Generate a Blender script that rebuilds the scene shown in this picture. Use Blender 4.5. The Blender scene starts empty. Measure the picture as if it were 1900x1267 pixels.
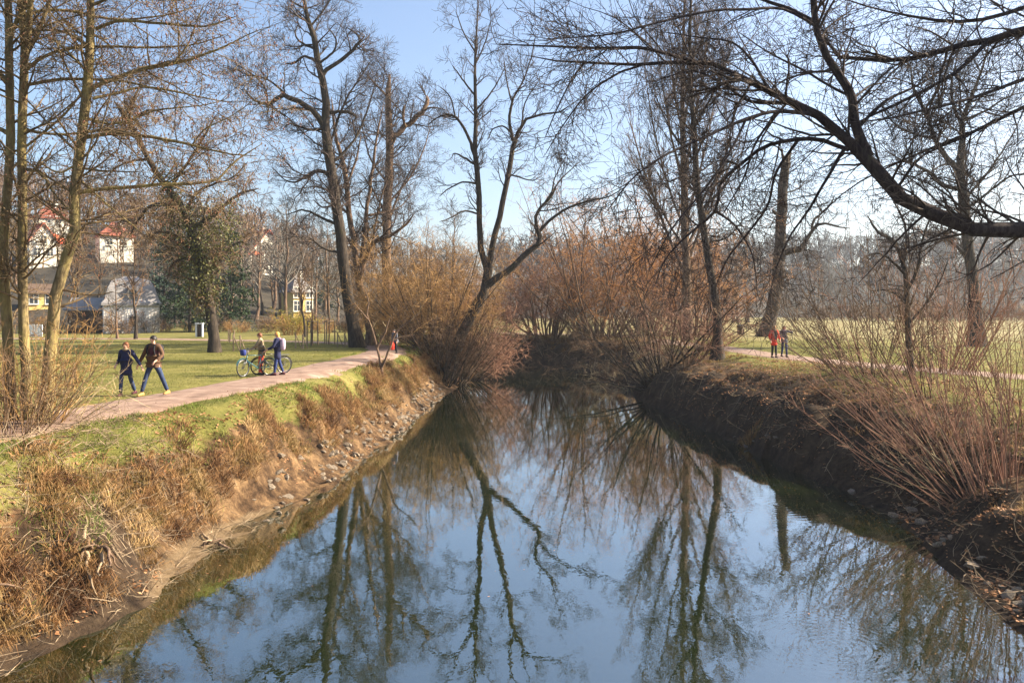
import bpy, math, random
import numpy as np
from mathutils import Vector

rng = np.random.default_rng(11)
random.seed(5)
scene = bpy.context.scene
col = scene.collection

# ------------------------------------------------------------------ camera, sky, sun, exposure
F, HY, CX, CZ = 1500.0, 575.0, 950.0, 5.0          # focal length in photo pixels, horizon row, centre column, eye height above the water
cam_data = bpy.data.cameras.new('camera')
cam_data.sensor_fit = 'HORIZONTAL'
cam_data.sensor_width = 36.0
cam_data.lens = 36.0 * F / 1900.0
cam_data.shift_y = -(633.5 - HY) / 1900.0
cam_data.clip_end = 4000.0
cam_data.clip_start = 0.05
cam = bpy.data.objects.new('camera', cam_data)
cam.location = (0, 0, CZ)
cam.rotation_euler = (math.radians(90), 0, 0)
col.objects.link(cam)
scene.camera = cam

SUN_AZ, SUN_EL = math.radians(80), math.radians(30)   # to the right of the view, spring afternoon
world = bpy.data.worlds.new('World')
scene.world = world
world.use_nodes = True
wn = world.node_tree.nodes
sky = wn.new('ShaderNodeTexSky')
sky.sky_type = 'NISHITA'
sky.sun_disc = False
sky.sun_elevation = SUN_EL
sky.sun_rotation = SUN_AZ
sky.altitude = 200
sky.air_density = 1.0
sky.dust_density = 3.0
sky.ozone_density = 3.0
wn['Background'].inputs['Strength'].default_value = 0.074
world.node_tree.links.new(sky.outputs[0], wn['Background'].inputs['Color'])

sun_data = bpy.data.lights.new('sun', 'SUN')
sun_data.energy = 5.0
sun_data.angle = math.radians(0.6)
sun_data.color = (1.0, 0.87, 0.68)
sun = bpy.data.objects.new('sun', sun_data)
sv = Vector((math.sin(SUN_AZ) * math.cos(SUN_EL), math.cos(SUN_AZ) * math.cos(SUN_EL), math.sin(SUN_EL)))
sun.rotation_euler = sv.to_track_quat('Z', 'Y').to_euler()
sun.location = (60, 30, 60)
col.objects.link(sun)

scene.view_settings.view_transform = 'Standard'
scene.view_settings.look = 'None'
scene.view_settings.exposure = 1.9
scene.view_settings.gamma = 1.0
scene.view_settings.use_curve_mapping = False
scene.render.engine = 'CYCLES'
scene.cycles.use_denoising = True
scene.cycles.max_bounces = 6
scene.cycles.diffuse_bounces = 2
scene.cycles.glossy_bounces = 3
scene.cycles.transparent_max_bounces = 8
scene.cycles.volume_bounces = 0
scene.cycles.sample_clamp_indirect = 4.0

# ------------------------------------------------------------------ helpers
def at(px, py, D):
    return np.array([(px - CX) / F * D, D, CZ - (py - HY) / F * D])

def nrm(v):
    return v / np.maximum(np.linalg.norm(v, axis=-1, keepdims=True), 1e-9)

TRIS = {}
def mesh_np(name, V, faces, mats, smooth=True, matidx=None):
    """V (n,3); faces: list of int arrays (m,k)"""
    me = bpy.data.meshes.new(name)
    V = np.asarray(V, dtype=np.float32)
    me.vertices.add(len(V))
    me.vertices.foreach_set('co', V.ravel())
    idx = np.concatenate([f.ravel() for f in faces]).astype(np.int32)
    tot = np.concatenate([np.full(len(f), f.shape[1]) for f in faces])
    start = np.concatenate([[0], np.cumsum(tot)[:-1]]).astype(np.int32)
    me.loops.add(len(idx))
    me.loops.foreach_set('vertex_index', idx)
    me.polygons.add(len(tot))
    me.polygons.foreach_set('loop_start', start)
    if smooth:
        me.polygons.foreach_set('use_smooth', np.ones(len(tot), dtype=bool))
    if not isinstance(mats, (list, tuple)):
        mats = [mats]
    for m in mats:
        me.materials.append(m)
    if matidx is not None:
        me.polygons.foreach_set('material_index', np.asarray(matidx, dtype=np.int32))
    me.update(calc_edges=True)
    TRIS[me.name] = int((tot - 2).sum())
    return me

def link(name, data, parent=None, loc=None):
    o = bpy.data.objects.new(name, data)
    if parent is not None:
        o.parent = parent
    if loc is not None:
        o.location = loc
    col.objects.link(o)
    return o

def tag(o, label=None, cat=None, group=None, kind=None):
    if label: o['label'] = label
    if cat: o['category'] = cat
    if group: o['group'] = group
    if kind: o['kind'] = kind
    return o

def empty(name, loc=(0, 0, 0), rz=0.0, scale=1.0):
    o = bpy.data.objects.new(name, None)
    o.location = loc
    o.rotation_euler = (0, 0, rz)
    o.scale = (scale,) * 3
    o.empty_display_size = 0.2
    col.objects.link(o)
    return o

def copy_tree(root, loc, rz=0.0, scale=1.0, sz=None):
    r = root.copy()
    col.objects.link(r)
    r.location = loc
    r.rotation_euler = (0, 0, rz)
    r.scale = (scale, scale, scale if sz is None else sz)
    for ch in list(root.children):
        c = ch.copy(); col.objects.link(c); c.parent = r
        for g in list(ch.children):
            d = g.copy(); col.objects.link(d); d.parent = c
    return r

class MB:
    """collects boxes, bars and lofts into ONE mesh"""
    def __init__(self):
        self.v = []; self.f = []
    def add(self, V, faces):
        b = len(self.v)
        self.v += [tuple(p) for p in V]
        self.f += [tuple(i + b for i in f) for f in faces]
    def box(self, c, s, rz=0.0):
        cx, cy, cz = c; sx, sy, sz = s[0] / 2, s[1] / 2, s[2] / 2
        P = []
        for dz in (-sz, sz):
            for dx, dy in ((-sx, -sy), (sx, -sy), (sx, sy), (-sx, sy)):
                x = dx * math.cos(rz) - dy * math.sin(rz); y = dx * math.sin(rz) + dy * math.cos(rz)
                P.append((cx + x, cy + y, cz + dz))
        self.add(P, [(3, 2, 1, 0), (4, 5, 6, 7), (0, 1, 5, 4), (1, 2, 6, 5), (2, 3, 7, 6), (3, 0, 4, 7)])
    def bar(self, a, b, r, n=8, r2=None):
        a = Vector(a); b = Vector(b); t = (b - a).normalized()
        u = t.cross(Vector((0.3, 0.2, 1)) if abs(t.z) < .9 else Vector((1, 0, 0))).normalized(); w = t.cross(u)
        r2 = r if r2 is None else r2
        P = []
        for p, q in ((a, r), (b, r2)):
            for i in range(n):
                an = 2 * math.pi * i / n
                P.append(p + u * (q * math.cos(an)) + w * (q * math.sin(an)))
        fs = [(i, (i + 1) % n, n + (i + 1) % n, n + i) for i in range(n)]
        fs += [tuple(reversed(range(n))), tuple(range(n, 2 * n))]
        self.add(P, fs)
    def torus(self, c, axis, R, r, n=28, k=8):
        c = Vector(c); ax = Vector(axis).normalized()
        u = ax.cross(Vector((0, 0, 1)) if abs(ax.z) < .9 else Vector((1, 0, 0))).normalized(); w = ax.cross(u)
        P = []; fs = []
        for i in range(n):
            a = 2 * math.pi * i / n; d = u * math.cos(a) + w * math.sin(a)
            for j in range(k):
                b = 2 * math.pi * j / k
                P.append(c + d * (R + r * math.cos(b)) + ax * (r * math.sin(b)))
        for i in range(n):
            for j in range(k):
                fs.append((i * k + j, ((i + 1) % n) * k + j, ((i + 1) % n) * k + (j + 1) % k, i * k + (j + 1) % k))
        self.add(P, fs)
    def loft(self, rings, cap=True):
        n = len(rings[0]); P = [p for r in rings for p in r]; fs = []
        for k in range(len(rings) - 1):
            for i in range(n):
                fs.append((k * n + i, k * n + (i + 1) % n, (k + 1) * n + (i + 1) % n, (k + 1) * n + i))
        if cap:
            fs.append(tuple(reversed(range(n)))); fs.append(tuple(range((len(rings) - 1) * n, len(rings) * n)))
        self.add(P, fs)
    def build(self, name, mat, parent=None, smooth=False, loc=None):
        me = bpy.data.meshes.new(name)
        me.from_pydata(self.v, [], self.f)
        me.materials.append(mat)
        if smooth:
            me.polygons.foreach_set('use_smooth', np.ones(len(me.polygons), dtype=bool))
        me.update()
        TRIS[me.name] = sum(len(f) - 2 for f in self.f)
        return link(name, me, parent, loc)

# ------------------------------------------------------------------ materials
def base_mat(name):
    m = bpy.data.materials.new(name)
    m.use_nodes = True
    nt = m.node_tree
    return m, nt, nt.nodes['Principled BSDF']

def ramp(nt, cols, pos=None):
    r = nt.nodes.new('ShaderNodeValToRGB')
    e = r.color_ramp.elements
    n = len(cols)
    pos = pos or [0.3 + 0.4 * i / max(n - 1, 1) for i in range(n)]
    e[0].position = pos[0]; e[0].color = (*cols[0], 1)
    e[1].position = pos[-1]; e[1].color = (*cols[-1], 1)
    for i in range(1, n - 1):
        x = e.new(pos[i]); x.color = (*cols[i], 1)
    return r

def coords(nt, stretch=(1, 1, 1), world_space=False):
    if world_space:
        g = nt.nodes.new('ShaderNodeNewGeometry'); out = g.outputs['Position']
    else:
        g = nt.nodes.new('ShaderNodeTexCoord'); out = g.outputs['Object']
    mp = nt.nodes.new('ShaderNodeMapping')
    mp.inputs['Scale'].default_value = stretch
    nt.links.new(out, mp.inputs['Vector'])
    return mp.outputs[0]

def noise(nt, vec, scale, detail=4, rough=.6):
    n = nt.nodes.new('ShaderNodeTexNoise')
    n.inputs['Scale'].default_value = scale
    n.inputs['Detail'].default_value = detail
    n.inputs['Roughness'].default_value = rough
    nt.links.new(vec, n.inputs['Vector'])
    return n.outputs['Fac']

def M(name, cols, scale=5, rough=.9, bump=0.0, bscale=None, stretch=(1, 1, 1), spec=.25, translucent=0.0, ws=False, bdist=.05, metallic=0.0, pos=None):
    m, nt, bs = base_mat(name)
    v = coords(nt, stretch, ws)
    if len(cols) > 1:
        r = ramp(nt, cols, pos)
        nt.links.new(noise(nt, v, scale), r.inputs[0])
        cout = r.outputs[0]
        nt.links.new(cout, bs.inputs['Base Color'])
    else:
        cout = None
        bs.inputs['Base Color'].default_value = (*cols[0], 1)
    bs.inputs['Roughness'].default_value = rough
    bs.inputs['Metallic'].default_value = metallic
    bs.inputs['Specular IOR Level'].default_value = spec
    if bump:
        b = nt.nodes.new('ShaderNodeBump')
        b.inputs['Strength'].default_value = bump
        b.inputs['Distance'].default_value = bdist
        nt.links.new(noise(nt, v, bscale or scale * 3, 6, .65), b.inputs['Height'])
        nt.links.new(b.outputs[0], bs.inputs['Normal'])
    if translucent:
        t = nt.nodes.new('ShaderNodeBsdfTranslucent')
        if cout: nt.links.new(cout, t.inputs['Color'])
        else: t.inputs['Color'].default_value = (*cols[0], 1)
        mx = nt.nodes.new('ShaderNodeMixShader')
        mx.inputs[0].default_value = translucent
        nt.links.new(bs.outputs[0], mx.inputs[1]); nt.links.new(t.outputs[0], mx.inputs[2])
        nt.links.new(mx.outputs[0], nt.nodes['Material Output'].inputs['Surface'])
    return m

def bark(name, cols, moss=None, mossamt=.45, vs=1.0):
    m, nt, bs = base_mat(name)
    v = coords(nt, (1, 1, .22))
    r = ramp(nt, cols, [.32, .5, .68][:len(cols)] if len(cols) == 3 else None)
    nt.links.new(noise(nt, v, 14 * vs, 8, .7), r.inputs[0])
    out = r.outputs[0]
    if moss:
        v2 = coords(nt, (1, 1, .6))
        mr = ramp(nt, [(0, 0, 0), (1, 1, 1)], [1 - mossamt - .12, 1 - mossamt + .12])
        nt.links.new(noise(nt, v2, 2.2 * vs, 5, .7), mr.inputs[0])
        mx = nt.nodes.new('ShaderNodeMix'); mx.data_type = 'RGBA'
        nt.links.new(mr.outputs[0], mx.inputs[0])
        nt.links.new(out, mx.inputs[6]); mx.inputs[7].default_value = (*moss, 1)
        out = mx.outputs[2]
    nt.links.new(out, bs.inputs['Base Color'])
    bs.inputs['Roughness'].default_value = .95
    bs.inputs['Specular IOR Level'].default_value = .15
    b = nt.nodes.new('ShaderNodeBump'); b.inputs['Strength'].default_value = .9; b.inputs['Distance'].default_value = .04
    nt.links.new(noise(nt, v, 22 * vs, 6, .75), b.inputs['Height'])
    nt.links.new(b.outputs[0], bs.inputs['Normal'])
    return m

MT = {}
MT['bark_alder'] = bark('bark_alder', [(.05, .038, .022), (.17, .125, .062), (.30, .23, .12)], (.27, .215, .075), .42)
MT['bark_dark'] = bark('bark_dark', [(.016, .013, .011), (.046, .036, .028), (.085, .065, .048)], (.06, .058, .024), .3, .6)
MT['bark_brown'] = bark('bark_brown', [(.05, .034, .025), (.14, .09, .06), (.24, .16, .105)], (.17, .14, .055), .3, .6)
MT['bark_moss'] = bark('bark_moss', [(.018, .014, .015), (.048, .036, .036), (.08, .062, .056)], (.075, .078, .022), .27, 1.2)
MT['twig_alder'] = M('twig_alder', [(.07, .045, .026), (.17, .12, .06)], 3, bump=0)
MT['twig_dark'] = M('twig_dark', [(.035, .025, .022), (.085, .06, .046)], 2)
MT['twig_brown'] = M('twig_brown', [(.075, .045, .026), (.18, .11, .06)], 1.2)
MT['twig_gold'] = M('twig_gold', [(.2, .11, .042), (.42, .25, .095)], 1.2, translucent=.15)
MT['twig_orange'] = M('twig_orange', [(.29, .125, .04), (.54, .275, .095)], .8, translucent=.2)
MT['twig_red'] = M('twig_red', [(.16, .075, .05), (.38, .21, .13)], 2, translucent=.15)
MT['twig_grey'] = M('twig_grey', [(.08, .07, .06), (.16, .14, .115)], 1)
MT['twig_far'] = M('twig_far', [(.035, .034, .036), (.085, .075, .07)], .03)
MT['twig_pale'] = M('twig_pale', [(.22, .16, .085), (.42, .33, .19)], 2)
MT['cone'] = M('cone', [(.09, .04, .025), (.2, .09, .055)], 3)
MT['needles'] = M('needles', [(.012, .026, .012), (.04, .062, .022)], 1.5, translucent=.15)
MT['needles_blue'] = M('needles_blue', [(.015, .03, .022), (.035, .06, .04)], 1.5, translucent=.1)
MT['ivy'] = M('ivy', [(.035, .045, .014), (.17, .155, .045)], 2.5, rough=.5, translucent=.2)
MT['forsythia'] = M('forsythia', [(.2, .17, .03), (.36, .29, .05)], 3, translucent=.3)
# ------------------------------------------------------------------ terrain functions
_tab = np.random.default_rng(3).random((256, 256))
def vnoise(x, y, s, o=0):
    x = np.asarray(x, float) / s + 37.3 + o * 11.7; y = np.asarray(y, float) / s + 91.1 + o * 5.3
    i = np.floor(x).astype(int); j = np.floor(y).astype(int); u = x - i; v = y - j
    u = u * u * (3 - 2 * u); v = v * v * (3 - 2 * v)
    g = lambda a, b: _tab[a % 256, b % 256]
    return (g(i, j) * (1 - u) + g(i + 1, j) * u) * (1 - v) + (g(i, j + 1) * (1 - u) + g(i + 1, j + 1) * u) * v

LEFT = np.array([(-9, -80), (-8, 0), (-7.3, 8), (-6.85, 11.7), (-6.1, 14), (-6.4, 16), (-6.1, 17.6), (-5.3, 22.7), (-4.9, 27.3), (-4.5, 33.3),
                 (-4.3, 42.9), (-3.7, 51), (-2.9, 60), (-3.3, 66), (-9, 69.2)], float)
RIGHT = np.array([(12, -80), (8.5, 0), (8, 9), (7.9, 13), (8.3, 15), (8.9, 17.6), (9.2, 19.5), (9.0, 23.4), (8.55, 27.3), (8.3, 33.3), (7.6, 39.5),
                  (7.3, 46.9), (7.8, 53.6), (8.7, 61), (7.4, 67.5), (3, 71.2), (-3, 71.8), (-9, 71)], float)
POLY = np.concatenate([LEFT, RIGHT[::-1]])

def seg_dist(x, y, L):
    d = np.full(x.shape, 1e9)
    for a, b in zip(L[:-1], L[1:]):
        ab = b - a
        t = np.clip(((x - a[0]) * ab[0] + (y - a[1]) * ab[1]) / (ab @ ab), 0, 1)
        d = np.minimum(d, np.hypot(x - a[0] - t * ab[0], y - a[1] - t * ab[1]))
    return d

def inside(x, y, P):
    c = np.zeros(x.shape, bool)
    for (x1, y1), (x2, y2) in zip(P, np.roll(P, -1, 0)):
        if y1 == y2: continue
        k = ((y1 > y) != (y2 > y)) & (x < (x2 - x1) * (y - y1) / (y2 - y1) + x1)
        c ^= k
    return c

def smooth(t):
    t = np.clip(t, 0, 1); return t * t * (3 - 2 * t)

U = np.array([-1.2, -.7, -.633, -.5, -.33, -.25, -.1, 0, .15, .3, .45, .633, .8, 1.2])
RIDGE_PX = np.array([380, 385, 405, 430, 492, 505, 520, 517, 507, 502, 497, 488, 470, 460])
RIDGE_D = np.array([230, 230, 230, 220, 200, 230, 300, 340, 420, 450, 450, 440, 440, 440])
START_D = np.array([88, 88, 90, 92, 95, 100, 140, 170, 190, 200, 200, 200, 200, 200])

def terrain(x, y):
    """height, signed distance to the water's edge, is_left"""
    x = np.asarray(x, float); y = np.asarray(y, float)
    dl = seg_dist(x, y, LEFT); dr = seg_dist(x, y, RIGHT)
    ins = inside(x, y, POLY)
    d = np.minimum(dl, dr)
    d = d + (vnoise(x, y, 1.6) - .5) * .5 * (d < 6) + (vnoise(x, y, .6, 2) - .5) * .22 * (d < 6)
    sd = np.where(ins, -d, d)
    left = dl < dr
    flat = 2.5 + (vnoise(x, y, 14, 1) - .5) * .12 * smooth((np.abs(x) - 12) / 8) + .45 * smooth((y - 60) / 110)
    zl = np.interp(sd, [0, .3, .65, 1.25, 1.9, 2.6, 3.3], [0, .08, .32, 1.3, 2.05, 2.4, 2.5])
    zr1 = np.interp(sd, [0, .2, .9, 1.6, 2.6, 4.5], [0, .4, 1.55, 1.95, 2.25, 2.5])
    zr2 = np.interp(sd, [0, .5, 1.4, 2.6, 4.2, 6.5], [0, .22, .75, 1.5, 2.1, 2.5])
    w = smooth((y - 19) / 8)
    zr = zr1 * w + zr2 * (1 - w)
    z = np.where(left, zl, zr) / 2.5 * flat
    bankness = np.exp(-((sd - 1.5) / 1.1) ** 2)
    z = z + bankness * ((vnoise(x, y, 1.5, 4) - .5) * .65 + (vnoise(x, y, .6, 5) - .5) * .42) * (sd > 0)
    zb = -np.interp(-sd, [0, .6, 1.6, 3, 6], [0, .1, .3, .75, 1.2]) - .02
    z = np.where(sd < 0, zb, z)
    u = np.where(y > 20, x / np.maximum(y, 20), x / 20.0)
    rd = np.interp(u, U, RIDGE_D); st = np.interp(u, U, START_D); rp = np.interp(u, U, RIDGE_PX)
    zr_ = CZ + (HY - rp) / F * rd
    k = smooth((y - st) / (rd - st)) * (y > 20)
    hill = flat + (zr_ - flat + (vnoise(x, y, 40, 7) - .5) * 4) * k
    z = np.where(k > 0, np.maximum(hill, z), z)
    return z, sd, left

def gz(x, y):
    return float(terrain(np.array([x]), np.array([y]))[0][0])

def on_ground(x, y, dz=0.0):
    return (x, y, gz(x, y) + dz)

# ------------------------------------------------------------------ paths (defined first: the ground is pressed in under them)
PATH_L = np.array([(-14.5, 2), (-12.2, 10), (-10.9, 16), (-10.3, 20.4), (-9.4, 25.2), (-8.6, 31.8), (-8.1, 38.5), (-7.75, 43), (-7.6, 48), (-8.4, 53.5), (-11.2, 59.5),
                   (-17, 64.5), (-26, 68.5), (-40, 71.5), (-70, 72)], float)
PATH_R = np.array([(27, 16), (22.5, 25), (18.6, 31), (16.2, 36.5), (14.9, 42), (14.4, 48), (14.2, 53.5), (13, 61), (12, 70), (9, 78), (0, 86), (-14, 92)], float)

def spline(P, n):
    P = np.asarray(P, float)
    Q = np.vstack([2 * P[0] - P[1], P, 2 * P[-1] - P[-2]])
    L = np.concatenate([[0], np.cumsum(np.linalg.norm(np.diff(P[:, :min(3, P.shape[1])], axis=0), axis=1))])
    s = np.linspace(0, L[-1], n)
    i = np.clip(np.searchsorted(L, s, side='right') - 1, 0, len(P) - 2)
    t = ((s - L[i]) / np.maximum(L[i + 1] - L[i], 1e-9))[:, None]
    p0, p1, p2, p3 = Q[i], Q[i + 1], Q[i + 2], Q[i + 3]
    return .5 * (2 * p1 + (p2 - p0) * t + (2 * p0 - 5 * p1 + 4 * p2 - p3) * t ** 2 + (3 * p1 - p0 - 3 * p2 + p3) * t ** 3)

# ------------------------------------------------------------------ ground sheet
def geo(a, b, n):   # n steps from a to b growing geometrically
    r = np.geomspace(1, 30, n); r = np.cumsum(r); r = r / r[-1]
    return a + (b - a) * r
ax = np.concatenate([geo(-60, -780, 26)[::-1], np.arange(-60, -16, 1.1), np.arange(-16, 16, .27), np.arange(16, 60, 1.1), geo(60, 780, 26)])
ay = np.concatenate([np.arange(-60, 4, 4), np.arange(4, 40, .3), np.arange(40, 80, .5), np.arange(80, 250, 2.6), np.arange(250, 860, 18)])
GX, GY = np.meshgrid(ax, ay)
GZ, GSD, GL = terrain(GX.ravel(), GY.ravel())
PL = spline(PATH_L, 240); PR = spline(PATH_R, 200)
pdl = np.minimum(seg_dist(GX.ravel(), GY.ravel(), PL[::4]), seg_dist(GX.ravel(), GY.ravel(), PR[::4]))
GZ = GZ - .05 * smooth((1.6 - pdl) / .5)
nx, ny = len(ax), len(ay)
gi = np.arange(nx * ny).reshape(ny, nx)
gf = np.stack([gi[:-1, :-1].ravel(), gi[:-1, 1:].ravel(), gi[1:, 1:].ravel(), gi[1:, :-1].ravel()], 1)

m, nt, bs = base_mat('ground')
def attr(nt, name):
    a = nt.nodes.new('ShaderNodeAttribute'); a.attribute_name = name; return a.outputs['Fac']
def mixc(nt, fac, a, b):
    mx = nt.nodes.new('ShaderNodeMix'); mx.data_type = 'RGBA'
    nt.links.new(fac, mx.inputs[0]); nt.links.new(a, mx.inputs[6]); nt.links.new(b, mx.inputs[7])
    return mx.outputs[2]
v = coords(nt, (1, 1, 1), True)
lawn = ramp(nt, [(0.078, 0.082, 0.020), (0.156, 0.144, 0.039), (0.265, 0.218, 0.078)], [.3, .5, .72])
nt.links.new(noise(nt, v, .55, 8, .72), lawn.inputs[0])
straw = ramp(nt, [(0.128, 0.116, 0.041), (0.225, 0.188, 0.083), (0.315, 0.262, 0.135)], [.3, .5, .7])
nt.links.new(noise(nt, v, .35, 8, .7), straw.inputs[0])
soil = ramp(nt, [(.025, .015, .009), (.085, .05, .026), (.21, .13, .065)], [.38, .5, .64])
nt.links.new(noise(nt, v, 1.7, 8, .75), soil.inputs[0])
sand = ramp(nt, [(0.098, 0.064, 0.034), (0.203, 0.143, 0.083)])
nt.links.new(noise(nt, v, 3, 8, .7), sand.inputs[0])
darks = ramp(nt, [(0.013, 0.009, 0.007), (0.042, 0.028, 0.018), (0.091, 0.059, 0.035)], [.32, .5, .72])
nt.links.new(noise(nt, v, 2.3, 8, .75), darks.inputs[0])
wood = ramp(nt, [(.028, .026, .022), (.075, .062, .045)])
nt.links.new(noise(nt, v, .2, 6, .7), wood.inputs[0])
# edges of the zones broken up by noise
def broken(name, amt=.5):
    n = noise(nt, v, 1.1, 6, .7)
    s = nt.nodes.new('ShaderNodeMath'); s.operation = 'MULTIPLY_ADD'; nt.links.new(n, s.inputs[0]); s.inputs[1].default_value = amt * 2; s.inputs[2].default_value = -amt
    q = nt.nodes.new('ShaderNodeMath'); q.operation = 'ADD'; q.use_clamp = True; nt.links.new(attr(nt, name), q.inputs[0]); nt.links.new(s.outputs[0], q.inputs[1])
    r = nt.nodes.new('ShaderNodeMapRange'); r.inputs[1].default_value = .35; r.inputs[2].default_value = .65; nt.links.new(q.outputs[0], r.inputs[0])
    return r.outputs[0]
c = mixc(nt, broken('straw', .6), lawn.outputs[0], straw.outputs[0])
c = mixc(nt, broken('bank', .7), c, soil.outputs[0])
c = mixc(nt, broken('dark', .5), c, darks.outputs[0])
c = mixc(nt, broken('wet', .25), c, sand.outputs[0])
c = mixc(nt, attr(nt, 'wood'), c, wood.outputs[0])
nt.links.new(c, bs.inputs['Base Color'])
bs.inputs['Roughness'].default_value = .95
bs.inputs['Specular IOR Level'].default_value = .1
b = nt.nodes.new('ShaderNodeBump'); b.inputs['Strength'].default_value = .9; b.inputs['Distance'].default_value = .12
nt.links.new(noise(nt, v, 5, 9, .75), b.inputs['Height']); nt.links.new(b.outputs[0], bs.inputs['Normal'])
MT['ground'] = m

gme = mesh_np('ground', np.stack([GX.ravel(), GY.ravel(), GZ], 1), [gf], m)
def fattr(me, name, val):
    a = me.attributes.new(name, 'FLOAT', 'POINT'); a.data.foreach_set('value', np.asarray(val, dtype=np.float32))
gxr, gyr = GX.ravel(), GY.ravel()
fattr(gme, 'bank', np.where(GL, smooth((2.15 - GSD) / .9), smooth((4.6 - GSD) / 1.6)))
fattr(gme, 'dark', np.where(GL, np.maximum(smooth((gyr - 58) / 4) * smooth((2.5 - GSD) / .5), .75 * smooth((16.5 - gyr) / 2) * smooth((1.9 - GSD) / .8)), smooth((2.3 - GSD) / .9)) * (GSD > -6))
fattr(gme, 'wet', np.where(GL & (gyr < 60), smooth((.62 * (1 - .45 * smooth((gyr - 19) / 3)) - GSD) / .4) * smooth((GSD + 4) / 2) * (.35 + .65 * smooth((gyr - 13.6) / 1) * smooth((21 - gyr) / 2)), 0))
fattr(gme, 'straw', np.clip(np.where(gxr > 0, .25 + .6 * smooth((gyr - 50) / 40), .25 * smooth((gyr - 55) / 20) + .12), 0, 1))
uu = np.where(gyr > 20, gxr / np.maximum(gyr, 20), 0)
fattr(gme, 'wood', smooth((gyr - np.interp(uu, U, START_D) - 2) / 12) * (gyr > 20))
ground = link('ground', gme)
tag(ground, 'grassy park ground with river banks, meadow and wooded hills', 'ground', kind='structure')

# ------------------------------------------------------------------ paths
MT['path'] = M('path_gravel', [(.14, .088, .064), (.235, .155, .115), (.33, .235, .18)], 1.6, bump=.8, bscale=30, ws=True, bdist=.02)
def make_path(name, P, w, label, mat):
    n = len(P); T = np.gradient(P, axis=0); T = nrm(T); Nn = np.stack([-T[:, 1], T[:, 0]], 1)
    k = 9; V = []
    s = np.linspace(-1, 1, k)
    wl = w / 2 * (1 + .10 * (vnoise(P[:, 0], P[:, 1], 2.0, 8) - .5) * 2 + .09 * (vnoise(P[:, 0], P[:, 1], .5, 9) - .5) * 2)
    wr = w / 2 * (1 + .10 * (vnoise(P[:, 0], P[:, 1], 2.0, 10) - .5) * 2 + .09 * (vnoise(P[:, 0], P[:, 1], .5, 12) - .5) * 2)
    for j in range(k):
        off = np.where(s[j] < 0, wl * s[j], wr * s[j])
        q = P + Nn * off[:, None]
        z = terrain(q[:, 0], q[:, 1])[0] + .012 * (1 - s[j] ** 2) - (.075 if abs(s[j]) == 1 else .012)
        V.append(np.column_stack([q, z]))
    V = np.stack(V, 1).reshape(-1, 3)
    i = np.arange(n * k).reshape(n, k)
    f = np.stack([i[:-1, :-1].ravel(), i[:-1, 1:].ravel(), i[1:, 1:].ravel(), i[1:, :-1].ravel()], 1)
    f = f[:, ::-1]
    o = link(name, mesh_np(name, V, [f], mat))
    return tag(o, label, 'path', kind='structure')
make_path('footpath', PL, 2.75, 'pinkish gravel footpath along the grassy river bank with the strolling couple', MT['path'])
make_path('footpath', PR, 2.5, 'pinkish gravel footpath with the pair in a red coat and dark jacket', MT['path'])

# ------------------------------------------------------------------ water
m, nt, bs = base_mat('river_water')
nt.nodes.remove(bs)
v = coords(nt, (1, 1, 1), True)
n1 = noise(nt, coords(nt, (1.0, .55, 1), True), 2.2, 3, .55)
n2 = noise(nt, coords(nt, (1.0, .7, 1), True), 11, 2, .5)
def math_(op, a, b=None, c=None):
    k = nt.nodes.new('ShaderNodeMath'); k.operation = op
    for i, q in enumerate((a, b, c)):
        if q is None: continue
        if isinstance(q, (int, float)): k.inputs[i].default_value = q
        else: nt.links.new(q, k.inputs[i])
    return k.outputs[0]
h = math_('MULTIPLY_ADD', n2, .3, n1)
# ring ripples on the water
for (rx, ry, lam, ext, amp) in ((4.75, 12.0, .13, 1.1, .22), (6.9, 20.8, .22, 1.5, .28), (8.0, 13.6, .16, 1.3, .25)):
    sub = nt.nodes.new('ShaderNodeVectorMath'); sub.operation = 'SUBTRACT'; nt.links.new(v, sub.inputs[0]); sub.inputs[1].default_value = (rx, ry, 0)
    ln = nt.nodes.new('ShaderNodeVectorMath'); ln.operation = 'LENGTH'; nt.links.new(sub.outputs[0], ln.inputs[0])
    r = ln.outputs['Value']
    si = math_('SINE', math_('MULTIPLY', r, 2 * math.pi / lam))
    en = math_('POWER', 2.718, math_('MULTIPLY', math_('POWER', math_('DIVIDE', r, ext), 2.0), -1.0))
    h = math_('MULTIPLY_ADD', math_('MULTIPLY', si, en), amp * .8, h)
bump = nt.nodes.new('ShaderNodeBump'); bump.inputs['Strength'].default_value = 1.0; bump.inputs['Distance'].default_value = .0015
nt.links.new(h, bump.inputs['Height'])
gl = nt.nodes.new('ShaderNodeBsdfGlossy'); gl.inputs['Roughness'].default_value = .004; gl.inputs['Color'].default_value = (.92, .96, 1, 1)
nt.links.new(bump.outputs[0], gl.inputs['Normal'])
tr = nt.nodes.new('ShaderNodeBsdfTransparent'); tr.inputs['Color'].default_value = (.85, .82, .62, 1)
di = nt.nodes.new('ShaderNodeBsdfDiffuse'); di.inputs['Color'].default_value = (.019, .03, .007, 1)
m1 = nt.nodes.new('ShaderNodeMixShader'); m1.inputs[0].default_value = .5
nt.links.new(tr.outputs[0], m1.inputs[1]); nt.links.new(di.outputs[0], m1.inputs[2])
fr = nt.nodes.new('ShaderNodeFresnel'); fr.inputs['IOR'].default_value = 1.75
nt.links.new(bump.outputs[0], fr.inputs['Normal'])
m2 = nt.nodes.new('ShaderNodeMixShader')
nt.links.new(math_('MINIMUM', math_('MULTIPLY_ADD', fr.outputs[0], 1.1, .2), .97), m2.inputs[0])
nt.links.new(m1.outputs[0], m2.inputs[1]); nt.links.new(gl.outputs[0], m2.inputs[2])
nt.links.new(m2.outputs[0], nt.nodes['Material Output'].inputs['Surface'])
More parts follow.
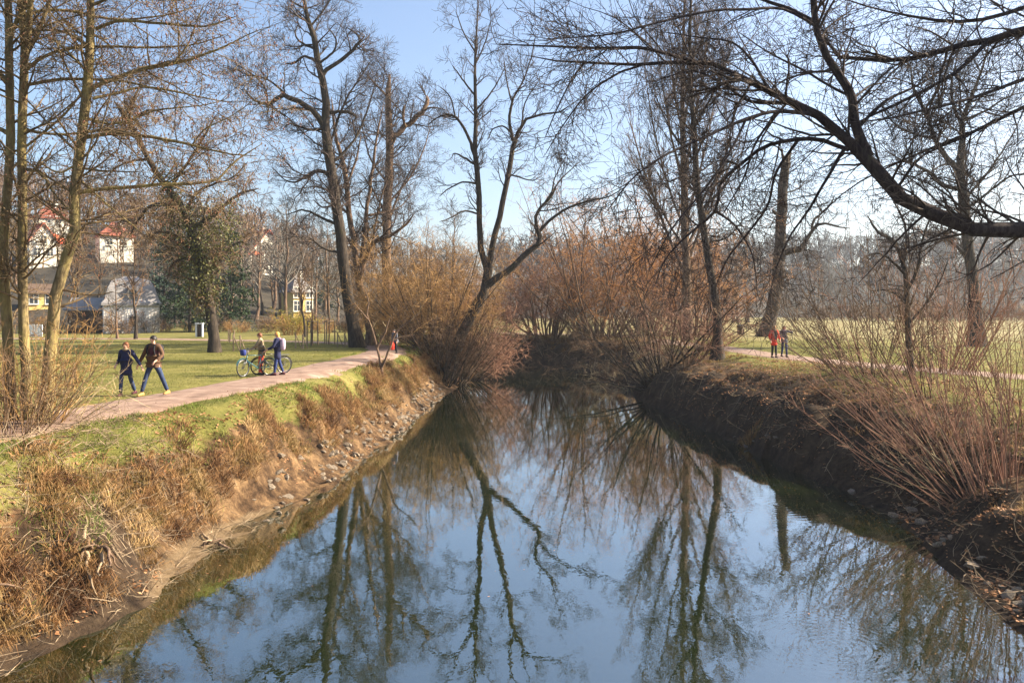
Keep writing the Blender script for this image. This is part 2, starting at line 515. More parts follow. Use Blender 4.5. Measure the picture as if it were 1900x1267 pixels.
va = nt.nodes.new('ShaderNodeVolumeAbsorption'); va.inputs['Color'].default_value = (.62, .55, .25, 1); va.inputs['Density'].default_value = 1.6
nt.links.new(va.outputs[0], nt.nodes['Material Output'].inputs['Volume'])
MT['water'] = m
mb = MB(); mb.box((0.5, 8, -1.75), (26, 134, 3.5))
water = mb.build('river', m)
tag(water, 'calm river water mirroring bare trees and sky', 'river', kind='structure')

# ------------------------------------------------------------------ air
m, nt, bs = base_mat('haze'); nt.nodes.remove(bs)
pv = nt.nodes.new('ShaderNodeVolumePrincipled')
pv.inputs['Color'].default_value = (.86, .92, 1.0, 1)
pv.inputs['Density'].default_value = .0003
pv.inputs['Anisotropy'].default_value = .35
nt.links.new(pv.outputs[0], nt.nodes['Material Output'].inputs['Volume'])
mb = MB(); mb.box((0, 400, 45), (1640, 960, 104))
haze = mb.build('haze', m)
tag(haze, 'thin pale spring haze over the park', 'haze', kind='stuff')
# ------------------------------------------------------------------ branch growing, all branches of a level at once
def tubes(P, R, sides, lump=0.0):
    N, K, _ = P.shape
    T = np.gradient(P, axis=1); T = nrm(T)
    chord = nrm(P[:, -1] - P[:, 0])
    ref = np.zeros((N, 3)); ref[np.arange(N), np.argmin(np.abs(chord), axis=1)] = 1
    B1 = nrm(np.cross(T, ref[:, None, :])); B2 = np.cross(T, B1)
    a = np.arange(sides) * 2 * np.pi / sides
    ring = B1[:, :, None, :] * np.cos(a)[None, None, :, None] + B2[:, :, None, :] * np.sin(a)[None, None, :, None]
    rr = R[:, :, None, None] * np.ones((1, 1, sides, 1))
    if lump:
        rr = rr * (1 + lump * rng.normal(size=rr.shape))
    V = (P[:, :, None, :] + ring * rr).reshape(-1, 3)
    i = np.arange(N * K * sides).reshape(N, K, sides)
    j = np.roll(i, -1, axis=2)
    f = np.stack([i[:, :-1].ravel(), j[:, :-1].ravel(), j[:, 1:].ravel(), i[:, 1:].ravel()], 1)
    return V, f

def ribbons(P, R):
    N, K, _ = P.shape
    T = nrm(np.gradient(P, axis=1))
    q = nrm(np.cross(T, nrm(rng.normal(size=(N, 1, 3)))))
    V = np.stack([P - q * R[:, :, None], P + q * R[:, :, None]], 2).reshape(-1, 3)
    i = np.arange(N * K * 2).reshape(N, K, 2)
    f = np.stack([i[:, :-1, 0].ravel(), i[:, :-1, 1].ravel(), i[:, 1:, 1].ravel(), i[:, 1:, 0].ravel()], 1)
    return V, f

def join(parts):
    Vs, fs, b = [], [], 0
    for V, f in parts:
        Vs.append(V); fs.append(f + b); b += len(V)
    return np.concatenate(Vs), fs

def grow(P, R, dens=None, n=None, t=(.25, 1), ang=(35, 70), L=1.0, rel=False, K=4, wander=.12, up=.05, rr=.55, rmax=9, rmin=.002, tip=.35, lt=.5, flat=0.0, out=None):
    N, Kp, _ = P.shape
    ln = np.linalg.norm(np.diff(P, axis=1), axis=2).sum(1)
    if n is None:
        e = ln * dens * (t[1] - t[0]); cnt = np.floor(e + rng.random(N)).astype(int)
    else:
        cnt = np.full(N, n)
    pi = np.repeat(np.arange(N), cnt); Mn = len(pi)
    if Mn == 0:
        return np.zeros((0, K, 3)), np.zeros((0, K))
    tt = rng.uniform(t[0], t[1], Mn)
    f = tt * (Kp - 1); i = np.minimum(f.astype(int), Kp - 2); w = (f - i)[:, None]
    pos = P[pi, i] * (1 - w) + P[pi, i + 1] * w
    r = R[pi, i] * (1 - w[:, 0]) + R[pi, i + 1] * w[:, 0]
    T = nrm(P[pi, i + 1] - P[pi, i])
    q = rng.normal(size=(Mn, 3)); q[:, 2] *= (1 - flat)
    q = nrm(np.cross(T, np.cross(q, T)))
    a = np.radians(rng.uniform(ang[0], ang[1], Mn))[:, None]
    d = nrm(T * np.cos(a) + q * np.sin(a))
    Ls = L * rng.uniform(.55, 1.3, Mn) * (1 - lt * (tt - t[0]) / max(t[1] - t[0], 1e-6))
    if rel: Ls = Ls * ln[pi]
    out_ = np.empty((Mn, K, 3)); out_[:, 0] = pos
    step = (Ls / (K - 1))[:, None]
    for k in range(1, K):
        d = nrm(d + rng.normal(size=(Mn, 3)) * wander + np.array([0, 0, up]))
        out_[:, k] = out_[:, k - 1] + d * step
    r0 = np.clip(r * rr, rmin, rmax)
    Ro = np.maximum(r0[:, None] * np.linspace(1, tip, K)[None], rmin * .7)
    return out_, Ro

def px_limb(pts, D, K=12, spread=0.0, crook=.22):
    """a limb traced as (photo column, photo row, width in photo pixels[, metres nearer/farther])"""
    A = np.array([list(p) + [0.0] * (4 - len(p)) for p in pts], float)
    s = np.linspace(0, 1, len(A))
    if spread:
        A[:, 3] += rng.uniform(-1, 1) * spread * s
    d = D + A[:, 3]
    P = np.stack([(A[:, 0] - CX) / F * d, d, CZ - (A[:, 1] - HY) / F * d], 1)
    r = A[:, 2] / 2 * d / F * (.78 if D > 40 else 1.0)
    Q = spline(np.column_stack([P, r]), K)
    P, R = Q[:, :3], np.maximum(Q[:, 3], .004)
    P[1:-1] += rng.normal(size=(K - 2, 3)) * (R[1:-1] * crook)[:, None]
    R[-1] *= .35
    return P, R

def stack(limbs, K):
    return np.stack([p for p, r in limbs]), np.stack([r for p, r in limbs])

def flare(P, R, amt=.22, h=.4):
    s = np.concatenate([[0], np.cumsum(np.linalg.norm(np.diff(P, axis=0), axis=1))])
    return R * (1 + amt * np.exp(-s / h))

def crown_mesh(name, levels, root_loc, mat, extra=None):
    parts = []
    for P, R, sides in levels:
        if len(P): parts.append(tubes(P - root_loc, R, sides) if sides > 2 else ribbons(P - root_loc, R * 1.35))
    V, f = join(parts)
    return mesh_np(name, V, f, mat)

def build_tree(name, label, D, trunk, limbs, spec, bark_m, twig_m, group=None, cat='tree', K=14, spread=.5, ground_it=True, sides=10, root_at=None, trunks_extra=()):
    """trunk, limbs: traced polylines; spec: list of dicts for the finer levels"""
    P, R = px_limb(trunk, D, 18, 0, .05)
    if ground_it:
        g = gz(P[0, 0], P[0, 1]) - .15
        P[0, 2] = g
        R = flare(P, R)
    base = P[0].copy() if root_at is None else np.array(root_at, float)
    root = empty(name, tuple(base)); tag(root, label, cat, group)
    V, f = tubes((P - base)[None], R[None], sides, .035)
    link('trunk', mesh_np('trunk', V, [f], bark_m), root)
    allP, allR = [spline(np.column_stack([P, R]), K)], []
    for tx in trunks_extra:
        p, r = px_limb(tx, D, 18, 0, .05)
        if ground_it:
            p[0, 2] = gz(p[0, 0], p[0, 1]) - .15; r = flare(p, r)
        V, f = tubes((p - base)[None], r[None], sides, .035)
        link('trunk', mesh_np('trunk', V, [f], bark_m), root)
        allP.append(spline(np.column_stack([p, r]), K))
    for lb in limbs:
        p, r = px_limb(lb, D, K, spread * 3 * D / 50.0)
        V, f = tubes((p - base)[None], r[None], max(sides - 2, 6), .03)
        link('limb', mesh_np('limb', V, [f], bark_m), root)
        allP.append(np.column_stack([p, r]))
    A = np.stack(allP); P0, R0 = A[:, :, :3], A[:, :, 3]
    lv = []; cur = (P0, R0)
    hold = {0: cur}
    for k, s in enumerate(spec):
        s = dict(s); sd_ = s.pop('sides', 3); frm = s.pop('frm', k)
        src = hold[frm]
        cur = grow(src[0], src[1], **s)
        hold[k + 1] = cur
        lv.append((cur[0], cur[1], sd_))
    link('crown', crown_mesh('crown', lv, base, twig_m), root)
    return root, hold

def spec_far(s=1.0, droop=.03, rmin=.0065, w=.2, q=1.0):
    return [dict(dens=2.0 * q, t=(.26, 1), ang=(35, 75), L=2.8 * s, K=8, wander=w, up=.06, rr=.5, rmax=.065, rmin=.016, sides=5, lt=.3),
            dict(dens=3.6 / s, t=(.15, 1), ang=(30, 65), L=1.4 * s, K=5, wander=w * .9, up=.05, rr=.6, rmin=.0105, sides=3, lt=.35),
            dict(dens=4.8 / s, t=(.12, 1), ang=(28, 60), L=.85 * s, K=4, wander=w * .8, up=droop, rr=.65, rmin=rmin * 1.2, sides=2),
            dict(dens=5.0 / s, t=(.15, 1), ang=(25, 55), L=.48 * s, K=3, wander=w * .6, up=droop, rr=.7, rmin=rmin, sides=2)]

def shrub(name, label, base, n, H, spread, spec, mat, rb=.3, K=7, wander=.07, up=.04, r0=.02, group=None, lean=(0, 0), sides=5, stem_mat=None, hmin=.5, cat='shrub'):
    base = np.array([base[0], base[1], gz(base[0], base[1]) - .08])
    a = rng.uniform(0, 2 * np.pi, n); rad = rb * np.sqrt(rng.random(n))
    P = np.empty((n, K, 3))
    P[:, 0] = np.stack([rad * np.cos(a), rad * np.sin(a), np.zeros(n)], 1)
    P[:, 0, 2] = terrain(P[:, 0, 0] + base[0], P[:, 0, 1] + base[1])[0] - .1 - base[2]
    tl = np.radians(spread) * np.sqrt(rng.random(n))
    d = np.stack([np.sin(tl) * np.cos(a) + lean[0], np.sin(tl) * np.sin(a) + lean[1], np.cos(tl)], 1); d = nrm(d)
    Ls = H * rng.uniform(hmin, 1.05, n); st = (Ls / (K - 1))[:, None]
    for k in range(1, K):
        d = nrm(d + rng.normal(size=(n, 3)) * wander + np.array([0, 0, up]))
        P[:, k] = P[:, k - 1] + d * st
    R = (r0 * rng.uniform(.6, 1.3, n))[:, None] * np.linspace(1, .25, K)[None]
    root = empty(name, tuple(base)); tag(root, label, cat, group)
    V, f = tubes(P, R, sides)
    tag(link('stems', mesh_np('stems', V, [f], stem_mat or mat), root), kind='stuff')
    hold = (P, R); parts = []
    for s in spec:
        s = dict(s); sd_ = s.pop('sides', 3)
        hold = grow(hold[0], hold[1], **s)
        if len(hold[0]): parts.append(tubes(hold[0], hold[1], sd_) if sd_ > 2 else ribbons(hold[0], hold[1] * 1.35))
    V, f = join(parts)
    tag(link('twigs', mesh_np('twigs', V, f, mat), root), kind='stuff')
    return root

# ------------------------------------------------------------------ the alders on the near left bank
ALD = [dict(dens=3.2, t=(.15, .98), ang=(40, 85), L=2.0, K=7, wander=.1, up=.02, rr=.42, rmax=.03, rmin=.007, sides=5, lt=.2, flat=.5),
       dict(dens=4.6, t=(.08, 1), ang=(35, 70), L=.95, K=5, wander=.14, up=.04, rr=.55, rmin=.0048, sides=3),
       dict(dens=6.0, t=(.1, 1), ang=(30, 65), L=.48, K=4, wander=.16, up=.0, rr=.6, rmin=.004, sides=2),
       dict(dens=6.0, t=(.2, 1), ang=(30, 60), L=.25, K=3, wander=.15, up=-.04, rr=.7, rmin=.0036, sides=2)]
def cones(root, hold, lv, n, base, size):
    P = hold[lv][0]
    k = rng.integers(0, len(P), n); w = rng.integers(1, P.shape[1], n)
    c = P[k, w] - base - np.array([0, 0, size * .8])
    o = np.array([(1, 0, 0), (0, 1, 0), (-1, 0, 0), (0, -1, 0), (0, 0, 1.7), (0, 0, -1.7)], float) * size * .5
    s = rng.uniform(.6, 1.3, n)[:, None, None]
    tilt = rng.normal(size=(n, 1, 3)) * .25
    V = (c[:, None] + o[None] * s + o[None, :, 2:3] * tilt).reshape(-1, 3)
    t = np.array([(0, 1, 4), (1, 2, 4), (2, 3, 4), (3, 0, 4), (1, 0, 5), (2, 1, 5), (3, 2, 5), (0, 3, 5)])
    f = (t[None] + 6 * np.arange(n)[:, None, None]).reshape(-1, 3)
    tag(link('catkins', mesh_np('catkins', V, [f], MT['cone']), root), kind='stuff')

DA = 18.5
r, h = build_tree('alder_tree', 'twin-trunked mossy alder at the far left edge of the picture', DA,
    [(20, 815, 22), (18, 720, 19), (15, 640, 18), (6, 480, 17), (9, 404, 16), (20, 270, 15), (18, 135, 14), (16, 34, 13), (12, -90, 11), (18, -220, 10), (15, -380, 5)],
    [[(44, 135, 12), (50, 80, 11.5), (54, 34, 11), (55, 0, 10), (70, -120, 8), (80, -300, 3)], [(22, 160, 9), (-20, 120, 7), (-90, 60, 4)], [(24, 250, 9), (-30, 230, 7), (-120, 215, 3)], [(20, 60, 8), (60, -10, 6), (120, -90, 3)],
     [(14, -90, 8), (70, -150, 6), (150, -230, 3)],
     [(54, 94, 8), (74, 54, 7), (93, 0, 6), (120, -80, 3)],
     [(50, 128, 7), (98, 98, 6), (182, 88, 5), (303, 88, 4), (372, 80, 2.5), (430, 60, 1.5)],
     [(50, 158, 7), (111, 148, 6), (185, 148, 5), (263, 158, 3.5), (330, 180, 2)],
     [(47, 273, 5), (94, 236, 4.5), (135, 195, 4), (170, 140, 3), (200, 80, 2)],
     [(54, 27, 7), (101, 18, 6), (152, 25, 5), (210, 36, 4), (300, 30, 3), (370, 10, 2)],
     [(46, 315, 7), (75, 322, 5.5), (105, 365, 4), (140, 400, 2.5)],
     [(40, 240, 6), (110, 250, 4.5), (190, 240, 3), (250, 225, 2)]],
    ALD, MT['bark_alder'], MT['twig_alder'], K=14, spread=.9,
    trunks_extra=[[(54, 815, 22), (49, 720, 18), (44, 600, 17), (41, 480, 16), (42, 404, 15.5), (40, 270, 15), (44, 135, 15), (46, 105, 14), (39, 0, 13), (30, -130, 10), (34, -320, 5)]])
cones(r, h, 4, 2200, np.array(r.location), .026)

r, h = build_tree('alder_tree', 'slim leaning alder with long level branches beside the gravel path', 17.9,
    [(78, 800, 27), (86, 745, 23), (92, 670, 21), (99, 593, 21), (108, 522, 20), (126, 475, 20), (140, 427, 19), (137, 395, 19), (145, 303, 18), (158, 202, 17), (165, 135, 16), (168, 67, 14), (168, 0, 13), (172, -110, 10), (165, -260, 6)],
    [[(168, 165, 9), (242, 135, 8), (323, 118, 7), (370, 104, 5), (414, 88, 3.5), (470, 60, 2), (505, 50, 1.4)],
     [(155, 256, 8), (215, 249, 7), (303, 259, 6), (357, 269, 4.5), (428, 286, 3), (480, 290, 1.8)],
     [(148, 357, 8), (215, 348, 7), (323, 342, 6), (404, 333, 4.5), (431, 303, 3.5), (488, 266, 2)],
     [(172, 183, 6), (219, 173, 5), (273, 162, 4.5), (360, 178, 3), (420, 190, 1.8)],
     [(178, 54, 7), (215, 40, 6), (303, 44, 5), (380, 49, 3.5), (440, 30, 2)],
     [(160, 220, 6), (215, 230, 4.5), (290, 205, 3.5), (380, 195, 2), (430, 180, 1.5)],
     [(357, 269, 4), (380, 240, 3), (430, 215, 2.2), (480, 180, 1.5)],
     [(323, 118, 4), (350, 80, 3), (365, 40, 2.2), (380, 5, 1.5)],
     [(168, 90, 6), (120, 60, 5), (60, 55, 3), (0, 40, 2)],
     [(165, 140, 5), (130, 100, 4), (80, 60, 3)],
     [(150, 300, 5), (110, 320, 3.5), (70, 300, 2)],
     [(168, -30, 7), (240, -70, 5), (330, -90, 3), (420, -90, 2)],
     [(170, 10, 6), (230, -10, 5), (320, 0, 3.5), (410, -10, 2)],
     [(146, 330, 4), (200, 380, 3), (260, 430, 2)]],
    ALD, MT['bark_alder'], MT['twig_alder'], K=14, spread=.9)
cones(r, h, 4, 4200, np.array(r.location), .028)

# ------------------------------------------------------------------ old crooked tree with hanging ivy on the lawn
r, h = build_tree('old_tree', 'gnarled old tree with ivy-hung crown leaning over the lawn', 47,
    [(398, 655, 30), (397, 620, 26), (391, 581, 25), (379, 522, 24), (369, 475, 23), (355, 427, 22), (336, 385, 20), (313, 353, 18), (296, 330, 15), (276, 296, 13), (252, 249, 13), (232, 215, 14), (212, 188, 8)],
    [[(355, 427, 12), (400, 395, 9), (445, 360, 7), (480, 350, 4)], [(336, 385, 10), (290, 380, 8), (262, 400, 6), (240, 440, 4)],
     [(313, 353, 9), (350, 300, 7), (380, 250, 5), (400, 215, 3)], [(369, 475, 10), (330, 440, 8), (300, 430, 6), (270, 440, 4)],
     [(232, 215, 8), (250, 180, 6), (262, 150, 4), (255, 125, 2)], [(240, 225, 7), (275, 205, 5), (300, 210, 4), (305, 225, 2)],
     [(252, 249, 8), (210, 245, 6), (180, 235, 4), (165, 230, 2)], [(276, 296, 7), (240, 300, 5), (205, 320, 4), (190, 350, 2)],
     [(379, 522, 9), (410, 480, 7), (440, 450, 5), (465, 455, 3)], [(375, 500, 8), (345, 480, 6), (320, 490, 4), (310, 520, 2)],
     [(340, 395, 8), (375, 350, 6), (430, 330, 4), (460, 300, 3)]],
    [dict(dens=3.4, t=(.16, 1), ang=(40, 85), L=1.7, K=7, wander=.34, up=.02, rr=.5, rmax=.06, rmin=.018, sides=5, lt=.3),
     dict(dens=5.0, t=(.12, 1), ang=(35, 75), L=.95, K=5, wander=.3, up=-.02, rr=.6, rmin=.011, sides=3),
     dict(dens=6.5, t=(.12, 1), ang=(30, 70), L=.6, K=4, wander=.25, up=-.08, rr=.65, rmin=.009, sides=2),
     dict(dens=6.0, t=(.15, 1), ang=(25, 60), L=.42, K=3, wander=.2, up=-.12, rr=.7, rmin=.008, sides=2)], MT['bark_dark'], MT['twig_brown'], spread=.6)

def leaf_cloud(name, centres, rad, n, size, mat, parent, base, hang=.0, stretch=1.0):
    c = np.repeat(centres, n, axis=0) - base
    p = c + rng.normal(size=c.shape) * np.array([rad, rad, rad * stretch])
    m_ = len(p)
    a = nrm(rng.normal(size=(m_, 3)) - np.array([0, 0, hang])); b_ = nrm(np.cross(a, rng.normal(size=(m_, 3))))
    s = size * rng.uniform(.6, 1.4, (m_, 1))
    V = np.stack([p - b_ * s * .35, p + b_ * s * .35, p + a * s], 1).reshape(-1, 3)
    f = np.arange(m_ * 3).reshape(-1, 3)
    return tag(link(name, mesh_np(name, V, [f], mat, smooth=False), parent), kind='stuff')
iv = np.array([at(px + rng.normal() * 8, py, 47 + rng.normal() * .3) for px, py in [(383, 560), (380, 540), (375, 515), (370, 490), (366, 470), (360, 450), (352, 425), (340, 400), (395, 420), (420, 400), (330, 420), (400, 470), (350, 500), (322, 365), (300, 340), (430, 440)]])
leaf_cloud('ivy', iv, .45, 420, .12, MT['ivy'], r, np.array(r.location), .6, 1.5)

# ------------------------------------------------------------------ big trees by the bend of the left path
build_tree('park_tree', 'tall dark-barked tree with crooked limbs standing by the path bend', 54,
    [(664, 640, 36), (660, 620, 30), (650, 581, 28), (638, 498, 26), (631, 427, 25), (625, 392, 24), (616, 320, 23), (604, 252, 22), (606, 202, 19), (599, 151, 17), (589, 111, 15), (582, 67, 13), (566, 17, 9), (560, -50, 5)],
    [[(604, 245, 15), (592, 219, 14), (572, 199, 13), (532, 178, 12), (515, 182, 11), (498, 195, 10), (480, 190, 5), (465, 182, 5), (451, 162, 3)],
     [(599, 140, 11), (612, 126, 10), (640, 108, 9), (658, 90, 8), (667, 76, 7), (660, 62, 4), (640, 50, 2)],
     [(614, 335, 11), (604, 322, 10), (586, 316, 9), (570, 325, 7), (552, 337, 5), (530, 335, 3), (505, 310, 2)],
     [(606, 210, 9), (640, 208, 8), (660, 215, 6), (658, 225, 3)],
     [(589, 115, 8), (565, 105, 6), (545, 118, 5), (530, 118, 3)], [(582, 90, 7), (560, 80, 5), (548, 65, 4), (553, 45, 2)],
     [(590, 120, 6), (620, 95, 5), (622, 70, 4), (606, 50, 2)], [(566, 17, 6), (545, 5, 4), (520, -10, 2)], [(575, 50, 6), (600, 20, 4), (625, -20, 3)],
     [(600, 240, 8), (570, 240, 6), (540, 230, 4), (525, 240, 2)], [(498, 195, 5), (490, 160, 4), (470, 140, 3), (440, 120, 2)],
     [(532, 178, 6), (500, 150, 4), (460, 140, 3), (430, 148, 2)],
     [(618, 300, 8), (650, 270, 6), (672, 230, 5), (690, 180, 3), (700, 130, 2)],
     [(635, 470, 7), (600, 460, 5), (570, 440, 4), (540, 450, 2)], [(628, 420, 7), (590, 400, 6), (560, 390, 4), (530, 400, 2)],
     [(610, 270, 7), (640, 190, 5), (665, 150, 4), (690, 110, 2)]],
    spec_far(.95, w=.22), MT['bark_dark'], MT['twig_dark'], spread=.7)
build_tree('park_tree', 'double-stemmed tree with a mossy side limb beside the tall dark tree', 57.5,
    [(690, 636, 30), (685, 600, 20), (672, 550, 18), (664, 510, 17), (660, 480, 15), (657, 451, 14), (648, 399, 13), (643, 340, 12), (634, 290, 10), (622, 250, 8), (615, 180, 4)],
    [[(666, 515, 13), (678, 479, 12), (695, 449, 11), (721, 439, 8), (749, 420, 6), (770, 395, 3)],
     [(670, 500, 11), (676, 440, 10), (682, 380, 9), (690, 320, 7), (700, 250, 5), (712, 190, 2)],
     [(690, 455, 6), (700, 400, 5), (712, 350, 4), (730, 310, 2)], [(648, 399, 7), (625, 380, 5), (600, 385, 4), (580, 370, 2)],
     [(680, 400, 6), (710, 395, 5), (740, 385, 3), (765, 360, 2)], [(643, 345, 6), (660, 300, 5), (670, 250, 3)]],
    spec_far(1.0, w=.22), MT['bark_brown'], MT['twig_dark'], spread=.6)
build_tree('park_tree', 'lopped tree whose top forks into two blunt arms behind the willow', 67,
    [(722, 630, 30), (718, 560, 23), (717, 480, 22), (718, 399, 21), (722, 309, 19), (723, 265, 18), (720, 181, 14), (723, 138, 10)],
    [[(723, 270, 14), (735, 250, 13), (751, 236, 13), (780, 211, 11), (792, 190, 10), (793, 178, 5)],
     [(720, 181, 6), (700, 160, 4), (680, 140, 2)], [(780, 211, 5), (800, 200, 4), (830, 205, 2)], [(752, 236, 7), (748, 215, 6), (750, 195, 4)],
     [(720, 340, 6), (690, 300, 4), (675, 250, 3), (670, 210, 2)], [(719, 380, 6), (760, 330, 4), (785, 280, 3), (800, 230, 2)], [(718, 420, 6), (740, 360, 5), (770, 300, 3)],
     [(718, 400, 6), (690, 350, 4), (670, 320, 2)]],
    spec_far(1.1, w=.2), MT['bark_brown'], MT['twig_dark'], spread=.6)

# ------------------------------------------------------------------ leaning willow on the left bank
build_tree('leaning_willow', 'dark willow leaning over the river, two tall stems and a broken bent limb', 52.5,
    [(830, 712, 32), (837, 685, 28), (848, 643, 27), (864, 605, 26), (886, 567, 24), (905, 530, 21), (903, 500, 15), (893, 477, 14), (889, 395, 13), (889, 345, 12.5), (881, 290, 12), (883, 218, 9), (881, 145, 7), (883, 73, 5), (887, 18, 3), (885, -40, 2)],
    [[(903, 530, 15), (908, 496, 15), (918, 436, 14), (934, 369, 13), (946, 309, 12), (954, 269, 11), (968, 232, 8), (990, 214, 6), (1037, 209, 4), (1065, 190, 2)],
     [(906, 529, 17), (943, 502, 15), (975, 474, 14), (1003, 445, 12), (1000, 436, 12), (994, 423, 9), (994, 401, 8), (1006, 379, 7), (1022, 368, 6), (1035, 340, 3)],
     [(999, 432, 8), (1019, 410, 7), (1050, 388, 6), (1091, 373, 5), (1130, 365, 3), (1170, 340, 2)],
     [(880, 287, 8), (867, 250, 7), (845, 218, 6), (820, 215, 4), (790, 235, 2)],
     [(952, 262, 8), (946, 230, 7), (950, 189, 6), (968, 156, 4), (985, 110, 3), (995, 60, 2)], [(950, 250, 5), (935, 235, 4), (915, 240, 3), (905, 260, 2)],
     [(881, 305, 6), (860, 292, 5), (843, 285, 3), (838, 295, 2)], [(889, 343, 5), (860, 338, 4), (830, 352, 3), (815, 365, 2)],
     [(889, 397, 5), (860, 392, 4), (835, 405, 3), (815, 412, 2)], [(942, 325, 5), (950, 325, 4), (985, 335, 3), (1000, 330, 2)],
     [(883, 205, 5), (905, 180, 4), (925, 150, 3), (940, 120, 2)], [(882, 180, 5), (860, 150, 4), (838, 120, 2)], [(882, 120, 4), (900, 80, 3), (910, 40, 2)],
     [(883, 100, 4), (860, 60, 3), (845, 20, 2)], [(951, 195, 5), (940, 150, 3), (935, 110, 2)], [(968, 232, 5), (975, 190, 3), (1000, 150, 2)],
     [(845, 218, 4), (835, 180, 3), (815, 160, 2)], [(1022, 368, 5), (1030, 330, 3), (1050, 290, 2)], [(1010, 378, 5), (1040, 335, 3), (1075, 300, 2)]],
    [dict(dens=2.0, t=(.42, 1), ang=(30, 65), L=1.7, K=7, wander=.15, up=.1, rr=.5, rmax=.05, rmin=.014, sides=5, lt=.3),
     dict(dens=4.2, t=(.15, 1), ang=(30, 60), L=1.0, K=5, wander=.16, up=.1, rr=.6, rmin=.0105, sides=3),
     dict(dens=5.5, t=(.12, 1), ang=(25, 60), L=.65, K=4, wander=.15, up=.06, rr=.65, rmin=.008, sides=2),
     dict(dens=5.5, t=(.15, 1), ang=(25, 55), L=.38, K=3, wander=.12, up=.05, rr=.7, rmin=.007, sides=2)], MT['bark_dark'], MT['twig_dark'], spread=.6)

# ------------------------------------------------------------------ slim tree and big trees on the right
build_tree('bank_tree', 'slim straight dark tree on the top of the opposite river bank', 43,
    [(1331, 662, 34), (1331, 640, 24), (1331, 584, 20), (1318, 505, 18), (1306, 426, 17), (1296, 363, 16), (1291, 313, 15), (1288, 240, 13), (1281, 147, 10), (1280, 60, 8), (1284, -40, 5)],
    [[(1300, 390, 6), (1340, 350, 5), (1370, 300, 3), (1385, 260, 2)], [(1290, 300, 6), (1250, 250, 5), (1225, 200, 3), (1210, 150, 2)], [(1288, 230, 6), (1320, 180, 5), (1345, 120, 3), (1360, 70, 2)],
     [(1284, 180, 5), (1255, 120, 4), (1240, 60, 2)], [(1281, 120, 5), (1305, 70, 4), (1320, 10, 2)], [(1292, 330, 5), (1260, 330, 4), (1225, 345, 2)], [(1310, 450, 5), (1350, 440, 4), (1385, 400, 2)]],
    spec_far(.85, w=.15), MT['bark_dark'], MT['twig_dark'], spread=.7)
build_tree('poplar_tree', 'tall tree of steep straight twigs rising behind the orange thicket', 66,
    [(1276, 615, 24), (1275, 540, 21), (1272, 450, 19), (1270, 370, 17), (1268, 300, 15), (1266, 200, 11), (1268, 100, 7), (1270, -20, 3)],
    [[(1274, 520, 7), (1225, 400, 6), (1190, 300, 4), (1165, 210, 2)], [(1273, 500, 7), (1310, 390, 6), (1345, 290, 4), (1370, 180, 2)], [(1271, 430, 6), (1235, 330, 5), (1210, 220, 3), (1195, 120, 2)],
     [(1271, 420, 6), (1295, 330, 5), (1320, 220, 3), (1340, 110, 2)], [(1269, 350, 6), (1245, 250, 5), (1228, 150, 3), (1215, 50, 2)], [(1269, 340, 6), (1285, 240, 5), (1305, 130, 3), (1315, 30, 2)],
     [(1274, 470, 6), (1215, 370, 4), (1170, 290, 2)], [(1273, 460, 6), (1330, 360, 4), (1365, 280, 2)], [(1267, 260, 5), (1250, 160, 4), (1240, 60, 2)], [(1267, 250, 5), (1283, 150, 4), (1295, 40, 2)]],
    [dict(dens=2.4, t=(.22, 1), ang=(14, 34), L=3.2, K=7, wander=.06, up=.12, rr=.5, rmax=.06, rmin=.016, sides=5, lt=.3),
     dict(dens=2.4, t=(.15, 1), ang=(15, 38), L=1.7, K=5, wander=.08, up=.1, rr=.6, rmin=.011, sides=2),
     dict(dens=4.0, t=(.12, 1), ang=(18, 45), L=.9, K=4, wander=.1, up=.07, rr=.65, rmin=.0075, sides=2), dict(dens=3.0, t=(.12, 1), ang=(18, 45), L=.5, K=3, wander=.1, up=.05, rr=.65, rmin=.0065, sides=2)], MT['bark_brown'], MT['twig_brown'], spread=.7)
build_tree('broken_tree', 'thick grey trunk snapped off at the top with one side limb, by the bench', 76,
    [(1420, 628, 42), (1427, 600, 33), (1440, 540, 30), (1446, 470, 28), (1450, 400, 25), (1453, 340, 23), (1458, 300, 20), (1461, 286, 15)],
    [[(1447, 472, 17), (1465, 466, 16), (1484, 463, 14), (1500, 440, 9), (1512, 420, 8), (1530, 415, 6), (1555, 421, 4), (1580, 424, 2)], [(1508, 428, 7), (1510, 410, 6), (1525, 395, 5), (1540, 380, 4), (1550, 360, 2)],
     [(1458, 300, 5), (1445, 275, 4), (1425, 270, 3), (1400, 285, 2)], [(1460, 295, 5), (1475, 265, 4), (1490, 258, 3), (1515, 262, 2)], [(1526, 395, 4), (1515, 375, 3), (1517, 355, 2)],
     [(1452, 360, 4), (1480, 350, 3), (1500, 330, 2)], [(1455, 310, 10), (1452, 290, 7), (1450, 274, 1)], [(1463, 310, 9), (1466, 284, 6), (1469, 268, 1)], [(1447, 400, 9), (1437, 394, 8), (1433, 390, 4)], [(1445, 520, 9), (1455, 514, 8), (1459, 512, 4)]],
    [dict(dens=1.5, t=(.45, 1), ang=(35, 75), L=1.9, K=7, wander=.2, up=.06, rr=.4, rmax=.06, rmin=.018, sides=5, lt=.35),
     dict(dens=3.4, t=(.15, 1), ang=(30, 70), L=1.0, K=5, wander=.2, up=.05, rr=.6, rmin=.012, sides=3),
     dict(dens=5, t=(.15, 1), ang=(30, 65), L=.6, K=4, wander=.2, up=.02, rr=.65, rmin=.009, sides=2), dict(dens=5, t=(.15, 1), ang=(30, 65), L=.35, K=3, wander=.2, up=.02, rr=.65, rmin=.008, sides=2)], MT['bark_dark'], MT['twig_dark'], spread=.5)
